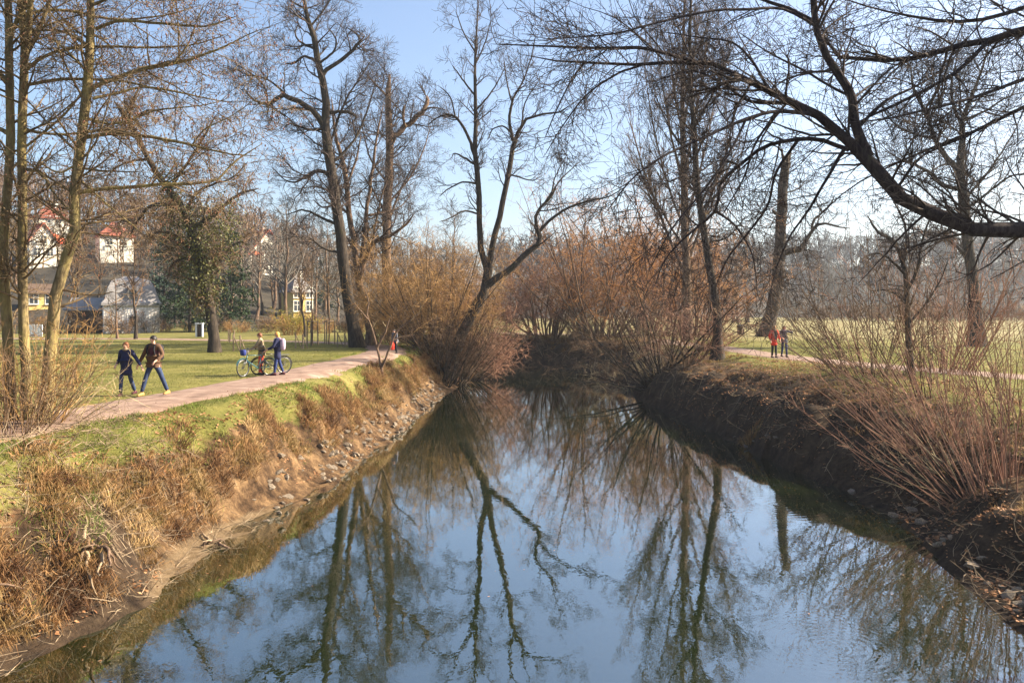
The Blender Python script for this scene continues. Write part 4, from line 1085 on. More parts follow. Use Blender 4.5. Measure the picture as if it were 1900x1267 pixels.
def house(name, label, px, D, w, d, hw, hr, rz, wall, roof, wins, hip=0.0, chimney=True, sink=.5, over=.35, dormer=False, cat='house', trim='plaster_white', zb=None):
    """gable house; local x along the front (w), local -y faces the camera; the ridge runs along y when hip<0 else along x"""
    x = pxx(px, D); z = gz(x, D) - sink if zb is None else zb
    root = empty(name, (x, D, z), rz); tag(root, label, cat)
    hw = hw + sink
    mb = MB(); X, Y = w / 2, d / 2
    V = [(-X, -Y, 0), (X, -Y, 0), (X, Y, 0), (-X, Y, 0), (-X, -Y, hw), (X, -Y, hw), (X, Y, hw), (-X, Y, hw)]
    if hip < 0:    # gable facing the camera
        V += [(0, -Y, hw + hr), (0, Y, hw + hr)]
        mb.add(V, [(0, 1, 5, 8, 4), (1, 2, 6, 5), (2, 3, 7, 9, 6), (3, 0, 4, 7), (3, 2, 1, 0)])
    else:
        V += [(-X, 0, hw + hr * (hip == 0)), (X, 0, hw + hr * (hip == 0))]
        if hip == 0: mb.add(V, [(0, 1, 5, 4), (1, 2, 6, 9, 5), (2, 3, 7, 6), (3, 0, 4, 8, 7), (3, 2, 1, 0)])
        else: mb.add(V[:8], [(0, 1, 5, 4), (1, 2, 6, 5), (2, 3, 7, 6), (3, 0, 4, 7), (3, 2, 1, 0)])
    mb.build('wall', MT[wall], root)
    mb = MB(); o = over; t = .18
    if hip < 0:
        s = hr / X; y0, y1 = -Y - o, Y + o
        for sgn in (-1, 1):
            e = (sgn * (X + o), hw - s * o)
            A = [(0, y0, hw + hr), (0, y1, hw + hr), (e[0], y1, e[1]), (e[0], y0, e[1])]
            B = [(p[0], p[1], p[2] + t) for p in A]
            mb.add(A + B, [(0, 1, 2, 3), (7, 6, 5, 4), (0, 3, 7, 4), (1, 5, 6, 2), (2, 6, 7, 3), (0, 4, 5, 1)])
    elif hip == 0:
        s = hr / Y; x0, x1 = -X - o, X + o
        for sgn in (-1, 1):
            e = (sgn * (Y + o), hw - s * o)
            A = [(x0, 0, hw + hr), (x1, 0, hw + hr), (x1, e[0], e[1]), (x0, e[0], e[1])]
            B = [(p[0], p[1], p[2] + t) for p in A]
            mb.add(A + B, [(3, 2, 1, 0), (4, 5, 6, 7), (4, 7, 3, 0), (2, 6, 5, 1), (3, 7, 6, 2), (1, 5, 4, 0)])
    else:          # hipped
        rx = max(X - Y * hip, .3)
        A = [(-X - o, -Y - o, hw), (X + o, -Y - o, hw), (X + o, Y + o, hw), (-X - o, Y + o, hw), (-rx, 0, hw + hr), (rx, 0, hw + hr)]
        A += [(p[0], p[1], hw - .2) for p in A[:4]]
        mb.add(A, [(0, 1, 5, 4), (1, 2, 5), (2, 3, 4, 5), (3, 0, 4), (6, 7, 1, 0), (7, 8, 2, 1), (8, 9, 3, 2), (9, 6, 0, 3), (9, 8, 7, 6)])
    ro = mb.build('roof', MT[roof], root)
    if chimney:
        mb = MB(); mb.box((w * .2, .3, hw + hr * .75), (.7, .7, hr * .9)); mb.box((w * .2, .3, hw + hr * 1.22), (.85, .85, .12))
        mb.build('chimney', MT['plaster_white'], ro)
    if dormer:
        mb = MB(); mb.box((-w * .22, -Y * .55, hw + hr * .35), (w * .22, Y * .9, hr * .45)); mb.build('dormer', MT[wall], root)
        mb = MB(); mb.box((-w * .22, -Y * .58, hw + hr * .61), (w * .28, Y, .2)); mb.build('dormer_roof', MT[roof], ro)
    for (wx, wz, ww, wh, side) in wins:
        wz += sink
        fr = MB(); gp = MB(); sl = MB()
        if side == 'f':
            fr.box((wx, -Y - .02, wz), (ww + .24, .08, wh + .24)); gp.box((wx, -Y - .05, wz), (ww, .06, wh)); sl.box((wx, -Y - .1, wz - wh / 2 - .16), (ww + .36, .22, .08))
            mu = MB(); mu.box((wx, -Y - .085, wz), (.07, .03, wh)); mu.box((wx, -Y - .088, wz + wh * .12), (ww, .03, .06))
        else:
            sgn = 1 if side == 'r' else -1
            fr.box((sgn * (X + .02), wx, wz), (.08, ww + .24, wh + .24)); gp.box((sgn * (X + .05), wx, wz), (.06, ww, wh)); sl.box((sgn * (X + .1), wx, wz - wh / 2 - .16), (.22, ww + .36, .08))
            mu = MB(); mu.box((sgn * (X + .085), wx, wz), (.03, .07, wh)); mu.box((sgn * (X + .088), wx, wz + wh * .12), (.03, ww, .06))
        f_ = fr.build('window', MT[trim], root)
        gp.build('pane', MT['glass'], f_); sl.build('sill', MT[trim], f_); mu.build('glazing_bars', MT[trim], f_)
    return root

W2 = lambda z, n, w, ww=1.0, wh=1.4, side='f': [((i - (n - 1) / 2) * w / n, z, ww, wh, side) for i in range(n)]
house('hill_house', 'white gabled house with red roof on the hill seen between the alders', 72, 152, 4.6, 7, 4.2, 3.2, .75, 'plaster_white', 'roof_red', W2(2.1, 2, 4.2) + W2(4.4, 1, 3) + [(0, 2.2, 1, 1.4, 'r')], hip=-1, sink=2, zb=None)
house('hill_house', 'low white wing with red hipped roof joined beside the gabled hill house', 100, 156, 4.0, 5, 3.2, 2.0, .75, 'plaster_white', 'roof_red', W2(2.6, 2, 4.4), hip=1, chimney=False, sink=2)
house('hill_house', 'house with a wide red roof above the gabled hill house', 92, 176, 7.0, 7, 3.4, 3.0, .7, 'plaster_white', 'roof_dark', W2(3.0, 4, 8.4), hip=1, sink=1)
house('hill_house', 'dark red hipped roof half hidden in the woods behind the old tree', 212, 160, 6, 6, 4.4, 3.0, .6, 'plaster_white', 'roof_dark', W2(3.2, 2, 5, 1, 1.1), hip=1, sink=4.6)
house('hill_house', 'red-roofed white house on the skyline above the conifers', 480, 172, 7.0, 8, 4.4, 4.0, .8, 'plaster_white', 'roof_red', W2(2.0, 3, 7) + W2(4.6, 2, 4, .9, 1.2) + [(-2, 2.2, 1, 1.4, 'l'), (2, 2.2, 1, 1.4, 'l')], hip=-1, sink=4.2, over=.6, dormer=False)
house('hill_house', 'small annex with orange-red roof leaning on the skyline house', 452, 168, 5.0, 6, 3.2, 2.4, .8, 'plaster_white', 'roof_red', W2(2.0, 2, 4.6), hip=1, chimney=False, sink=3.4)
house('park_house', 'yellow house with grey roof and white chimney behind the forsythia', 551, 122, 3.2, 3.8, 3.8, 2.4, .75, 'plaster_yellow', 'roof_slate', W2(1.6, 2, 4) + W2(3.6, 2, 4) + [(0, 2.4, .9, 1.3, 'r')], hip=.8, sink=2.0)
house('hill_house', 'grey-roofed house far off on the skyline behind the leaning willow', 862, 215, 13, 9, 4.0, 4.6, .1, 'plaster_white', 'roof_slate', W2(2.2, 4, 11), hip=1, sink=1)
house('park_hut', 'small ochre hut roofline peeping over the brush left of the pavilion', 75, 118, 4.5, 5, 2.0, 1.2, .6, 'plaster_yellow', 'wood_dark', W2(1.2, 2, 4), hip=0, chimney=False, sink=.8)

# white pavilion with trellis facade and grey mansard roof
D = 86.0; x = pxx(245, D); z = gz(x, D) - .3
root = empty('pavilion', (x, D, z), .52); tag(root, 'white trellis-clad pavilion with a grey mansard roof beyond the lawn', 'pavilion')
mb = MB(); mb.box((0, 2.5, 1.65), (5.4, 5, 3.3)); mb.build('wall', MT['white_paint'], root)
def ring_rect(hx, hy, z_, cy=2.5): return [(-hx, cy - hy, z_), (hx, cy - hy, z_), (hx, cy + hy, z_), (-hx, cy + hy, z_)]
mb = MB(); mb.loft([ring_rect(2.95, 2.75, 3.25), ring_rect(2.95, 2.75, 3.5), ring_rect(2.65, 2.45, 3.85), ring_rect(2.3, 2.1, 5.1), ring_rect(1.9, 1.7, 5.9), ring_rect(.6, .5, 6.4)])
ro = mb.build('roof', MT['roof_slate'], root)
mb = MB(); mb.box((.1, .25, 4.6), (1.0, .8, 1.0)); dm = mb.build('dormer', MT['roof_slate'], root)
mb = MB(); mb.box((.1, -.17, 4.55), (.6, .06, .7)); mb.build('pane', MT['glass'], dm)
mb = MB()
for i in range(19): mb.box((-2.62 + i * .291, -.06, 1.65), (.022, .03, 3.1))
for i in range(11): mb.box((0, -.1, .2 + i * .29), (5.3, .03, .022))
mb.build('trellis', MT['wood_grey'], root)
mb = MB(); mb.box((.05, -.03, 1.3), (1.1, .04, 2.3)); dr = mb.build('door', MT['white_paint'], root)
mb = MB(); mb.box((.05, -.052, 1.55), (.55, .02, 1.1)); mb.build('pane', MT['glass'], dr)
for px_, lab in ((168, 'dark grey shed wall just left of the white pavilion'),):
    house('shed', lab, px_, 88, 3.4, 3, 2.6, 1.0, .05, 'wood_dark', 'roof_slate', [], hip=0, chimney=False, sink=.4, cat='shed')

# white portal by the far lawn path
D = 74.0; x = pxx(370, D)
root = empty('park_portal', on_ground(x, D, -.05), .1); tag(root, 'small white box-like gate portal beside the far lawn path', 'portal')
mb = MB(); mb.box((-.26, 0, .6), (.12, .3, 1.2)); mb.box((.26, 0, .6), (.12, .3, 1.2)); mb.build('post', MT['white_paint'], root)
mb = MB(); mb.box((0, 0, 1.26), (.72, .34, .12)); mb.build('lintel', MT['white_paint'], root)
mb = MB(); mb.box((-.02, .05, .6), (.38, .06, 1.18)); mb.build('door', MT['wood_dark'], root)
D = 76.0; x = pxx(62, D)
root = empty('park_portal', on_ground(x, D, -.05), 0); tag(root, 'white boarded gate glimpsed behind the alder scrub', 'gate')
for i in range(7):
    mb = MB(); mb.box((-.75 + i * .25, 0, .6), (.2, .05, 1.2)); mb.build('board', MT['white_paint'], root)
mb = MB(); mb.box((0, .05, .3), (1.7, .05, .1)); mb.box((0, .05, .95), (1.7, .05, .1)); mb.build('rails', MT['white_paint'], root)

# ------------------------------------------------------------------ stakes and staked saplings on the lawn
def stake_frame(label, px, D, hgt=1.75, s=.42):
    x = pxx(px, D); root = empty('tree_stake_frame', on_ground(x, D), rng.uniform(0, 1)); tag(root, label, 'stake frame', 'stake frames on the lawn')
    pts = [(s * math.cos(a), s * math.sin(a)) for a in (0.3, 2.4, 4.5)]
    for p in pts:
        mb = MB(); mb.bar((p[0] * 1.05, p[1] * 1.05, -.1), (p[0], p[1], hgt), .05, 8, .042); mb.build('post', MT['wood_grey'], root)
    for a, b_ in zip(pts, pts[1:] + pts[:1]):
        mb = MB(); mb.bar((a[0], a[1], hgt - .08), (b_[0], b_[1], hgt - .08), .04, 6); mb.build('rail', MT['wood_grey'], root)
    return x
for px_, D_, l1_, l2_ in ((579, 57.5, 'wooden three-post stake frame left of the pair beside the tall dark tree', 'thin young tree inside the left stake frame'), (610, 59, 'wooden three-post stake frame nearest the tall dark tree', 'thin young tree inside the stake frame nearest the dark tree')):
    stake_frame(l1_, px_, D_)
    build_tree('young_tree', l2_, D_, [(px_, 650, 3.4), (px_ + 1, 600, 3.2), (px_ - 1, 550, 2.8), (px_, 500, 2.4), (px_ + 2, 450, 1.6)], [[(px_, 545, 1.5), (px_ + 14, 510, 1.2), (px_ + 22, 480, .8)], [(px_, 530, 1.5), (px_ - 14, 495, 1.2), (px_ - 20, 465, .8)]],
               [dict(dens=1.6, t=(.4, 1), ang=(25, 55), L=1.0, K=5, wander=.12, up=.08, rr=.5, rmin=.01, sides=3), dict(dens=2.0, t=(.2, 1), ang=(25, 55), L=.5, K=3, wander=.12, up=.06, rr=.6, rmin=.008, sides=3)], MT['bark_brown'], MT['twig_brown'], sides=6, spread=.2)
def tripod(label, px, D):
    x = pxx(px, D); root = empty('stake_tripod', on_ground(x, D), rng.uniform(-.3, .3)); tag(root, label, 'stakes', 'low stake supports on the lawn')
    mb = MB(); mb.bar((-.38, 0, -.1), (-.38, 0, 1.0), .04, 7); mb.build('post', MT['wood_grey'], root)
    mb = MB(); mb.bar((.12, 0, -.1), (.1, 0, .95), .045, 7); mb.build('post', MT['wood_grey'], root)
    mb = MB(); mb.bar((-.36, .03, .85), (.02, .1, -.05), .03, 6); mb.build('brace', MT['wood_grey'], root)
    mb = MB(); mb.bar((.1, .03, .8), (.42, .1, -.05), .03, 6); mb.build('brace', MT['wood_grey'], root)
tripod('low wooden stakes with braces just right of the gnarled old tree', 443, 48.5)
tripod('low braced stakes behind the person with the lilac backpack', 559, 52)
tripod('low braced stakes at the foot of the tall dark tree', 637, 54)
for k, (px_, D_) in enumerate(((426, 62), (434, 62), (424, 64))):
    mb = MB(); mb.bar((0, 0, -.1), (rng.normal() * .03, 0, .95), .05, 7, .045); mb.bar((0, 0, .93), (0, 0, 1.0), .03, 7, .01)
    o = mb.build('wooden_post', MT['wood_grey'], None, loc=on_ground(pxx(px_, D_), D_)); tag(o, 'short wooden post standing on the lawn behind the old tree', 'post', 'short posts on the lawn')

# ------------------------------------------------------------------ bench and litter bin by the right path
D = 84.0; x = pxx(1391, D)
root = empty('park_bench', on_ground(x, D), -.15); tag(root, 'wooden park bench by the thick broken trunk', 'bench')
for i in range(4):
    mb = MB(); mb.box((0, -.22 + i * .13, .46), (1.7, .11, .045)); mb.build('seat_slat', MT['wood_grey'], root)
for i in range(3):
    mb = MB(); mb.box((0, .28 + i * .03, .62 + i * .15), (1.7, .04, .12)); mb.build('back_slat', MT['wood_grey'], root)
for s in (-.65, .65):
    mb = MB(); mb.box((s, .0, .22), (.12, .5, .44)); mb.box((s, .31, .5), (.08, .06, 1.0)); mb.build('leg', MT['wood_dark'], root)
D = 80.0; x = pxx(1373, D)
root = empty('litter_bin', on_ground(x, D)); tag(root, 'dark round litter bin in front of the bench', 'litter bin')
mb = MB(); n = 16
mb.loft([[(r_ * math.cos(2 * math.pi * i / n), r_ * math.sin(2 * math.pi * i / n), z_) for i in range(n)] for r_, z_ in ((.24, .02), (.27, .08), (.27, .8), (.29, .82), (.29, .9))])
bd = mb.build('body', MT['wood_dark'], root, True)
mb = MB(); mb.loft([[(r_ * math.cos(2 * math.pi * i / n), r_ * math.sin(2 * math.pi * i / n), z_) for i in range(n)] for r_, z_ in ((.30, .91), (.29, .97), (.1, 1.03))]); mb.build('lid', MT['roof_slate'], root, True)
# ------------------------------------------------------------------ people
def cl(name, c, c2=None, rough=.85): return M(name, [c, c2] if c2 else [c], 9, rough=rough, bump=.15, bscale=60, bdist=.01)
MT['skin'] = cl('skin', (.55, .31, .21), (.6, .36, .25), .55)
MT['navy'] = cl('navy_cloth', (.012, .014, .045), (.022, .026, .07))
MT['denim'] = cl('denim', (.018, .03, .07), (.036, .055, .115))
MT['denim_blue'] = cl('denim_blue', (.018, .027, .095), (.03, .048, .15))
MT['brown_cloth'] = cl('brown_cloth', (.075, .04, .024), (.12, .065, .035))
MT['maroon'] = cl('maroon_cloth', (.05, .014, .02), (.075, .022, .03))
MT['black_cloth'] = cl('black_cloth', (.012, .012, .016), (.025, .025, .03))
MT['tan'] = cl('tan_leather', (.42, .22, .07), (.5, .3, .1))
MT['khaki'] = cl('khaki_cloth', (.17, .13, .075), (.25, .19, .115))
MT['red_cloth'] = cl('red_cloth', (.55, .03, .02), (.7, .06, .03))
MT['red_trousers'] = cl('red_trousers', (.5, .06, .03), (.65, .1, .05))
MT['lilac'] = cl('lilac_cloth', (.3, .22, .3), (.42, .33, .4))
MT['grey_cloth'] = cl('grey_cloth', (.07, .07, .085), (.12, .12, .14))
MT['hair_brown'] = cl('hair_brown', (.10, .032, .015), (.2, .075, .03), .5)
MT['hair_dark'] = cl('hair_dark', (.014, .011, .011), (.03, .024, .022), .5)
MT['hair_blond'] = cl('hair_blond', (.45, .2, .05), (.62, .32, .09), .5)
MT['eye'] = cl('eye', (.01, .01, .01))

def skin_mesh(name, verts, edges, radii, mat, parent, sub=1):
    me = bpy.data.meshes.new(name)
    me.from_pydata([tuple(v) for v in verts], edges, [])
    me.materials.append(mat)
    o = link(name, me, parent)
    sm = o.modifiers.new('skin', 'SKIN'); sm.use_smooth_shade = True; sm.branch_smoothing = .3
    sv_ = me.skin_vertices[0].data
    for i, r in enumerate(radii):
        sv_[i].radius = r if isinstance(r, tuple) else (r, r)
        sv_[i].use_root = (i == 0)
    ss = o.modifiers.new('smooth', 'SUBSURF'); ss.levels = sub; ss.render_levels = sub
    return o

def ellipsoid(mb, c, r, nu=14, nv=9, z0=-1.0, z1=1.0):
    rings = []
    for j in range(nv):
        t = z0 + (z1 - z0) * j / (nv - 1); q = math.sqrt(max(1 - t * t, 1e-4))
        rings.append([(c[0] + r[0] * q * math.cos(2 * math.pi * i / nu), c[1] + r[1] * q * math.sin(2 * math.pi * i / nu), c[2] + r[2] * t) for i in range(nu)])
    mb.loft(rings)

def person(label, loc, heading, H, pose, top, legs, shoes, hair, hair_len=.0, coat_len=.0, extras=(), lean=0.0, head_turn=0.0, collar=None, group=None, hemw=.2):
    """local +y = where the person faces; pose gives hands and feet: lh, rh, lf, rf, lk, rk, le, re"""
    s = H / 1.72
    root = empty('person', loc, heading, s); tag(root, label, 'person', group)
    L = lambda z_, y=0.0: (0, y + lean * max(z_ - .95, 0), z_)
    pel, wst, chs, nk, hd, top_h = L(.95), L(1.1), L(1.28), L(1.455, .01), L(1.56, .03), L(1.655, .02)
    def q(p, sgn): return Vector(p)
    sh = {-1: Vector(L(1.4)) + Vector((-.175, 0, 0)), 1: Vector(L(1.4)) + Vector((.175, 0, 0))}
    hip = {-1: Vector((-.085, 0, .92)), 1: Vector((.085, 0, .92))}
    arm = {-1: (Vector(pose['le']), Vector(pose['lh'])), 1: (Vector(pose['re']), Vector(pose['rh']))}
    leg = {-1: (Vector(pose['lk']), Vector(pose['lf'])), 1: (Vector(pose['rk']), Vector(pose['rf']))}
    # one continuous body: trunk, neck, head, arms with hands, legs
    v = [pel, wst, chs, L(1.4), nk, L(1.51, .025), hd, L(1.62, .03), top_h]; rr_ = [(.14, .10), (.12, .085), (.145, .095), (.10, .08), (.05, .05), (.06, .07), (.072, .088), (.07, .085), (.035, .04)]
    e = [(i, i + 1) for i in range(8)]
    v.append(L(1.565, .125)); rr_.append(.014); e.append((6, 9))                       # nose
    for sg in (-1, 1):
        b0 = len(v); el, ha = arm[sg]; d = (ha - el).normalized()
        v += [sh[sg], el, ha]; rr_ += [.052, .04, .027]; e += [(3, b0), (b0, b0 + 1), (b0 + 1, b0 + 2)]
        palm = ha + d * .065; v.append(palm); rr_.append((.034, .02)); e.append((b0 + 2, b0 + 3))
        sd_ = d.cross(Vector((0, 0, 1)));
        sd_ = Vector((0, 1, 0)) if sd_.length < .3 else sd_.normalized()
        nrm_ = d.cross(sd_).normalized()
        for k, (o_, ln_) in enumerate(((-.028, .06), (-.01, .075), (.01, .07), (.028, .055))):
            a0 = palm + sd_ * o_ + d * .03; a1 = a0 + d * ln_ * .6 + nrm_ * .012; a2 = a1 + d * ln_ * .4 + nrm_ * .03
            n0 = len(v); v += [a0, a1, a2]; rr_ += [.0095, .009, .0075]; e += [(b0 + 3, n0), (n0, n0 + 1), (n0 + 1, n0 + 2)]
        n0 = len(v); v += [palm - d * .02 + sd_ * .04 + nrm_ * .01, palm + d * .02 + sd_ * .055 + nrm_ * .025]; rr_ += [.011, .009]; e += [(b0 + 3, n0), (n0, n0 + 1)]
        b0 = len(v); kn, ft = leg[sg]
        v += [hip[sg], kn, ft + Vector((0, 0, .08))]; rr_ += [.075, .052, .036]; e += [(0, b0), (b0, b0 + 1), (b0 + 1, b0 + 2)]
    skin_mesh('body', v, e, rr_, MT['skin'], root, 1)
    # clothes follow the body
    hem = .95 - coat_len
    cv = [L(.95), L(1.1), L(1.28), L(1.41), L(1.455, .01)]; cr = [(.18, .135), (.16, .12), (.185, .13), (.15, .11), (.075, .075)]
    ce = [(0, 1), (1, 2), (2, 3), (3, 4)]
    if coat_len > .02:
        for zz, w_ in ((.95 - coat_len * .5, hemw * .97), (hem, hemw)):
            cv.append((0, 0, zz)); cr.append((w_, w_ * .74)); ce.append((0 if len(cv) == 6 else len(cv) - 2, len(cv) - 1))
    for sg in (-1, 1):
        b0 = len(cv); el, ha = arm[sg]; d = (ha - el)
        cv += [sh[sg], sh[sg] * .5 + el * .5, el, el + d * .93]; cr += [.077, .066, .058, .046]; ce += [(3, b0), (b0, b0 + 1), (b0 + 1, b0 + 2), (b0 + 2, b0 + 3)]
    skin_mesh('coat' if coat_len > .15 else 'jacket', cv, ce, cr, MT[top], root, 1)
    tv = [(0, 0, .98), (0, 0, .92)]; tr_ = [(.15, .115), (.14, .11)]; te = [(0, 1)]
    for sg in (-1, 1):
        b0 = len(tv); kn, ft = leg[sg]; an = ft + Vector((0, 0, .09))
        tv += [hip[sg] - Vector((0, 0, .06)), hip[sg] * .5 + kn * .5, kn, kn * .5 + an * .5, an]; tr_ += [.095, .082, .068, .062, .054]
        te += [(1, b0)] + [(b0 + i, b0 + i + 1) for i in range(4)]
    skin_mesh('trousers', tv, te, tr_, MT[legs], root, 1)
    for sg in (-1, 1):
        kn, ft = leg[sg]; mb = MB(); rings = []
        for y_, w_, h_ in ((-.075, .03, .06), (-.06, .042, .10), (0, .046, .105), (.07, .046, .075), (.13, .044, .055), (.165, .028, .04)):
            rings.append([(ft.x + w_ * math.cos(a), ft.y + y_, ft.z + max(h_ * .5 + h_ * .5 * math.sin(a), 0)) for a in [2 * math.pi * i / 10 for i in range(10)]])
        mb.loft(rings); mb.build('shoe', MT[shoes], root, True)
    # head details turn with the face
    hx = Vector(hd)
    he = empty('x'); he_name = None; bpy.data.objects.remove(he)
    ct, st = math.cos(head_turn), math.sin(head_turn)
    def hp(x_, y_, z_): return (hx.x + x_ * ct - y_ * st, hx.y + x_ * st + y_ * ct, hx.z + z_)
    mb = MB()
    rings = []
    for j in range(8):
        t = -.15 + 1.17 * j / 7; t = min(t, .995); qd = math.sqrt(1 - t * t)
        ring = []
        for i in range(16):
            a = 2 * math.pi * i / 16; front = max(0.0, math.sin(a))
            zz = t * .118 + .012 + front * (.055 if t < .35 else 0) * (1 - t)
            ring.append(hp(.096 * qd * math.cos(a), -.012 + .108 * qd * math.sin(a) - front * .012, zz))
        rings.append(ring)
    mb.loft(rings)
    if hair_len > 0:
        rings = []
        for j in range(6):
            t = j / 5; w_ = .092 - .02 * t
            rings.append([hp(w_ * math.cos(a), -.045 - .03 * t + .055 * math.sin(a) - (lean * 0), .03 - hair_len * t) for a in [2 * math.pi * i / 12 for i in range(12)]])
        mb.loft(rings)
    mb.build('hair', MT[hair], root, True)
    for sg in (-1, 1):
        mb = MB(); ellipsoid(mb, hp(sg * .033, .083, .005), (.011, .008, .008), 8, 6); mb.build('eye', MT['eye'], root, True)
    mb = MB(); ellipsoid(mb, hp(0, .084, -.058), (.024, .008, .007), 8, 6); mb.build('mouth', MT['maroon'], root, True)
    for sg in (-1, 1):
        mb = MB(); ellipsoid(mb, hp(sg * .078, -.005, -.012), (.012, .02, .032), 8, 6); mb.build('ear', MT['skin'], root, True)
    if collar:
        mb = MB(); mb.torus(Vector(L(1.45, .01)), (0, .15, 1), .07, .035, 16, 8); mb.build('scarf', MT[collar], root, True)
    for kind, mt in extras:
        if kind == 'backpack':
            mb = MB(); rings = []
            for z_, w_, d_ in ((.98, .10, .05), (1.02, .14, .085), (1.2, .15, .1), (1.36, .13, .085), (1.43, .08, .04)):
                rings.append([(w_ * math.copysign(abs(math.cos(a)) ** .5, math.cos(a)), lean * (z_ - .95) - .2 + d_ * math.copysign(abs(math.sin(a)) ** .5, math.sin(a)), z_) for a in [2 * math.pi * i / 14 for i in range(14)]])
            mb.loft(rings); bp = mb.build('backpack', MT[mt], root, True)
            mb = MB()
            for sg in (-1, 1):
                pts = [(sg * .11, -.13, 1.1), (sg * .13, .09, 1.12), (sg * .12, .135, 1.28), (sg * .115, .09, 1.43), (sg * .11, -.07, 1.46), (sg * .1, -.14, 1.38)]
                for a_, b_ in zip(pts, pts[1:]): mb.bar(a_, b_, .02, 6)
            mb.build('straps', MT[mt], bp)
        if kind == 'scarf_ends':
            mb = MB(); mb.box((-.03, .135, 1.2), (.13, .03, .5)); mb.box((.02, .15, 1.25), (.08, .03, .36)); mb.build('scarf_ends', MT[mt], root)
        if kind == 'cap':
            mb = MB(); ellipsoid(mb, hp(0, -.005, .045), (.104, .115, .1), 16, 7, .1, .99); mb.box(hp(0, .12, .06), (.15, .1, .018), head_turn); mb.build('cap', MT[mt], root, True)
        if kind == 'vest':
            skin_mesh('vest', [L(.97), L(1.1), L(1.28), L(1.4)], [(0, 1), (1, 2), (2, 3)], [(.185, .14), (.168, .128), (.19, .138), (.13, .118)], MT[mt], root, 1)
    return root

def P_(le, lh, re, rh, lk, lf, rk, rf): return dict(le=le, lh=lh, re=re, rh=rh, lk=lk, lf=lf, rk=rk, rf=rf)
HEAD = math.pi          # local +y turned toward the camera
def pz(px, D): return on_ground(pxx(px, D), D, .0)
# the couple: walking toward the camera hand in hand
hd_c = math.pi - .25
person('person in a navy coat with red-brown hair, walking hand in hand on the path', pz(234, 23.6), hd_c + .1, 1.60,
    P_((.0, 0, 0), (0, 0, 0), (0, 0, 0), (0, 0, 0), (0, 0, 0), (0, 0, 0), (0, 0, 0), (0, 0, 0)) | dict(le=(-.36, .02, 1.17), lh=(-.56, .06, .93), re=(.27, -.06, 1.13), rh=(.25, .12, .98), lk=(-.1, -.08, .52), lf=(-.12, -.28, .03), rk=(.09, .12, .5), rf=(.08, .16, 0)),
    'navy', 'denim', 'maroon', 'hair_brown', hair_len=.12, coat_len=.34, collar='khaki', hemw=.24, group='strolling couple')
person('tall person in a brown jacket and maroon vest, walking hand in hand', pz(285, 23.7), hd_c - .05, 1.79,
    dict(le=(-.27, -.05, 1.14), lh=(-.22, .16, .99), re=(.33, .02, 1.13), rh=(.46, .06, .88), lk=(-.2, -.1, .5), lf=(-.34, -.16, .03), rk=(.14, .14, .5), rf=(.20, .24, 0)),
    'brown_cloth', 'denim', 'tan', 'hair_dark', coat_len=.03, extras=(('vest', 'maroon'), ('backpack', 'black_cloth')), head_turn=-.5, group='strolling couple')
# two people standing with bicycles
person('person in a khaki jacket and red trousers pushing a bicycle on the path', pz(486, 31.0), math.pi * .5 + .15, 1.66,
    dict(le=(-.24, .2, 1.16), lh=(-.2, .42, 1.02), re=(.22, .2, 1.14), rh=(.2, .42, 1.02), lk=(-.08, .08, .5), lf=(-.08, -.02, 0), rk=(.09, .02, .5), rf=(.09, .12, 0)),
    'khaki', 'red_trousers', 'black_cloth', 'hair_brown', hair_len=.06, coat_len=.06, lean=.12, group='pair with bicycles')
person('person in a long navy coat with lilac backpack and blond hair beside the bicycles', pz(515, 30.9), math.pi * .5 + .12, 1.70,
    dict(le=(-.25, .12, 1.12), lh=(-.2, .36, 1.0), re=(.26, .1, 1.12), rh=(.2, .36, 1.0), lk=(-.09, .05, .5), lf=(-.1, .1, 0), rk=(.09, -.06, .5), rf=(.1, -.2, .02)),
    'navy', 'denim_blue', 'maroon', 'hair_blond', hair_len=.3, coat_len=.36, extras=(('backpack', 'lilac'),), hemw=.22, group='pair with bicycles')
# stooping walker
person('small dark stooping figure with a red bag on the path near the willow', pz(735, 46.5), 2.6, 1.45,
    dict(le=(-.24, .2, 1.1), lh=(-.26, .24, .86), re=(.24, .1, 1.1), rh=(.25, .2, .86), lk=(-.09, .12, .5), lf=(-.09, .05, 0), rk=(.09, 0, .5), rf=(.09, -.15, .02)),
    'grey_cloth', 'black_cloth', 'black_cloth', 'hair_dark', coat_len=.2, lean=.35)
x, y, z = pz(727.5, 46.3)
root = empty('shopping_bag', (x, y, z + .22), .2); tag(root, 'bright red bag hanging beside the small dark walker', 'bag')
mb = MB(); mb.loft([[(w_ * math.cos(a), d_ * math.sin(a), z_) for a in [2 * math.pi * i / 12 for i in range(12)]] for w_, d_, z_ in ((.10, .06, 0), (.13, .08, .05), (.13, .08, .28), (.12, .07, .38), (.11, .05, .4))]); mb.build('body', MT['red_cloth'], root, True)
mb = MB(); mb.torus((0, 0, .45), (0, 1, 0), .07, .012, 16, 6); mb.build('handle', MT['red_cloth'], root, True)
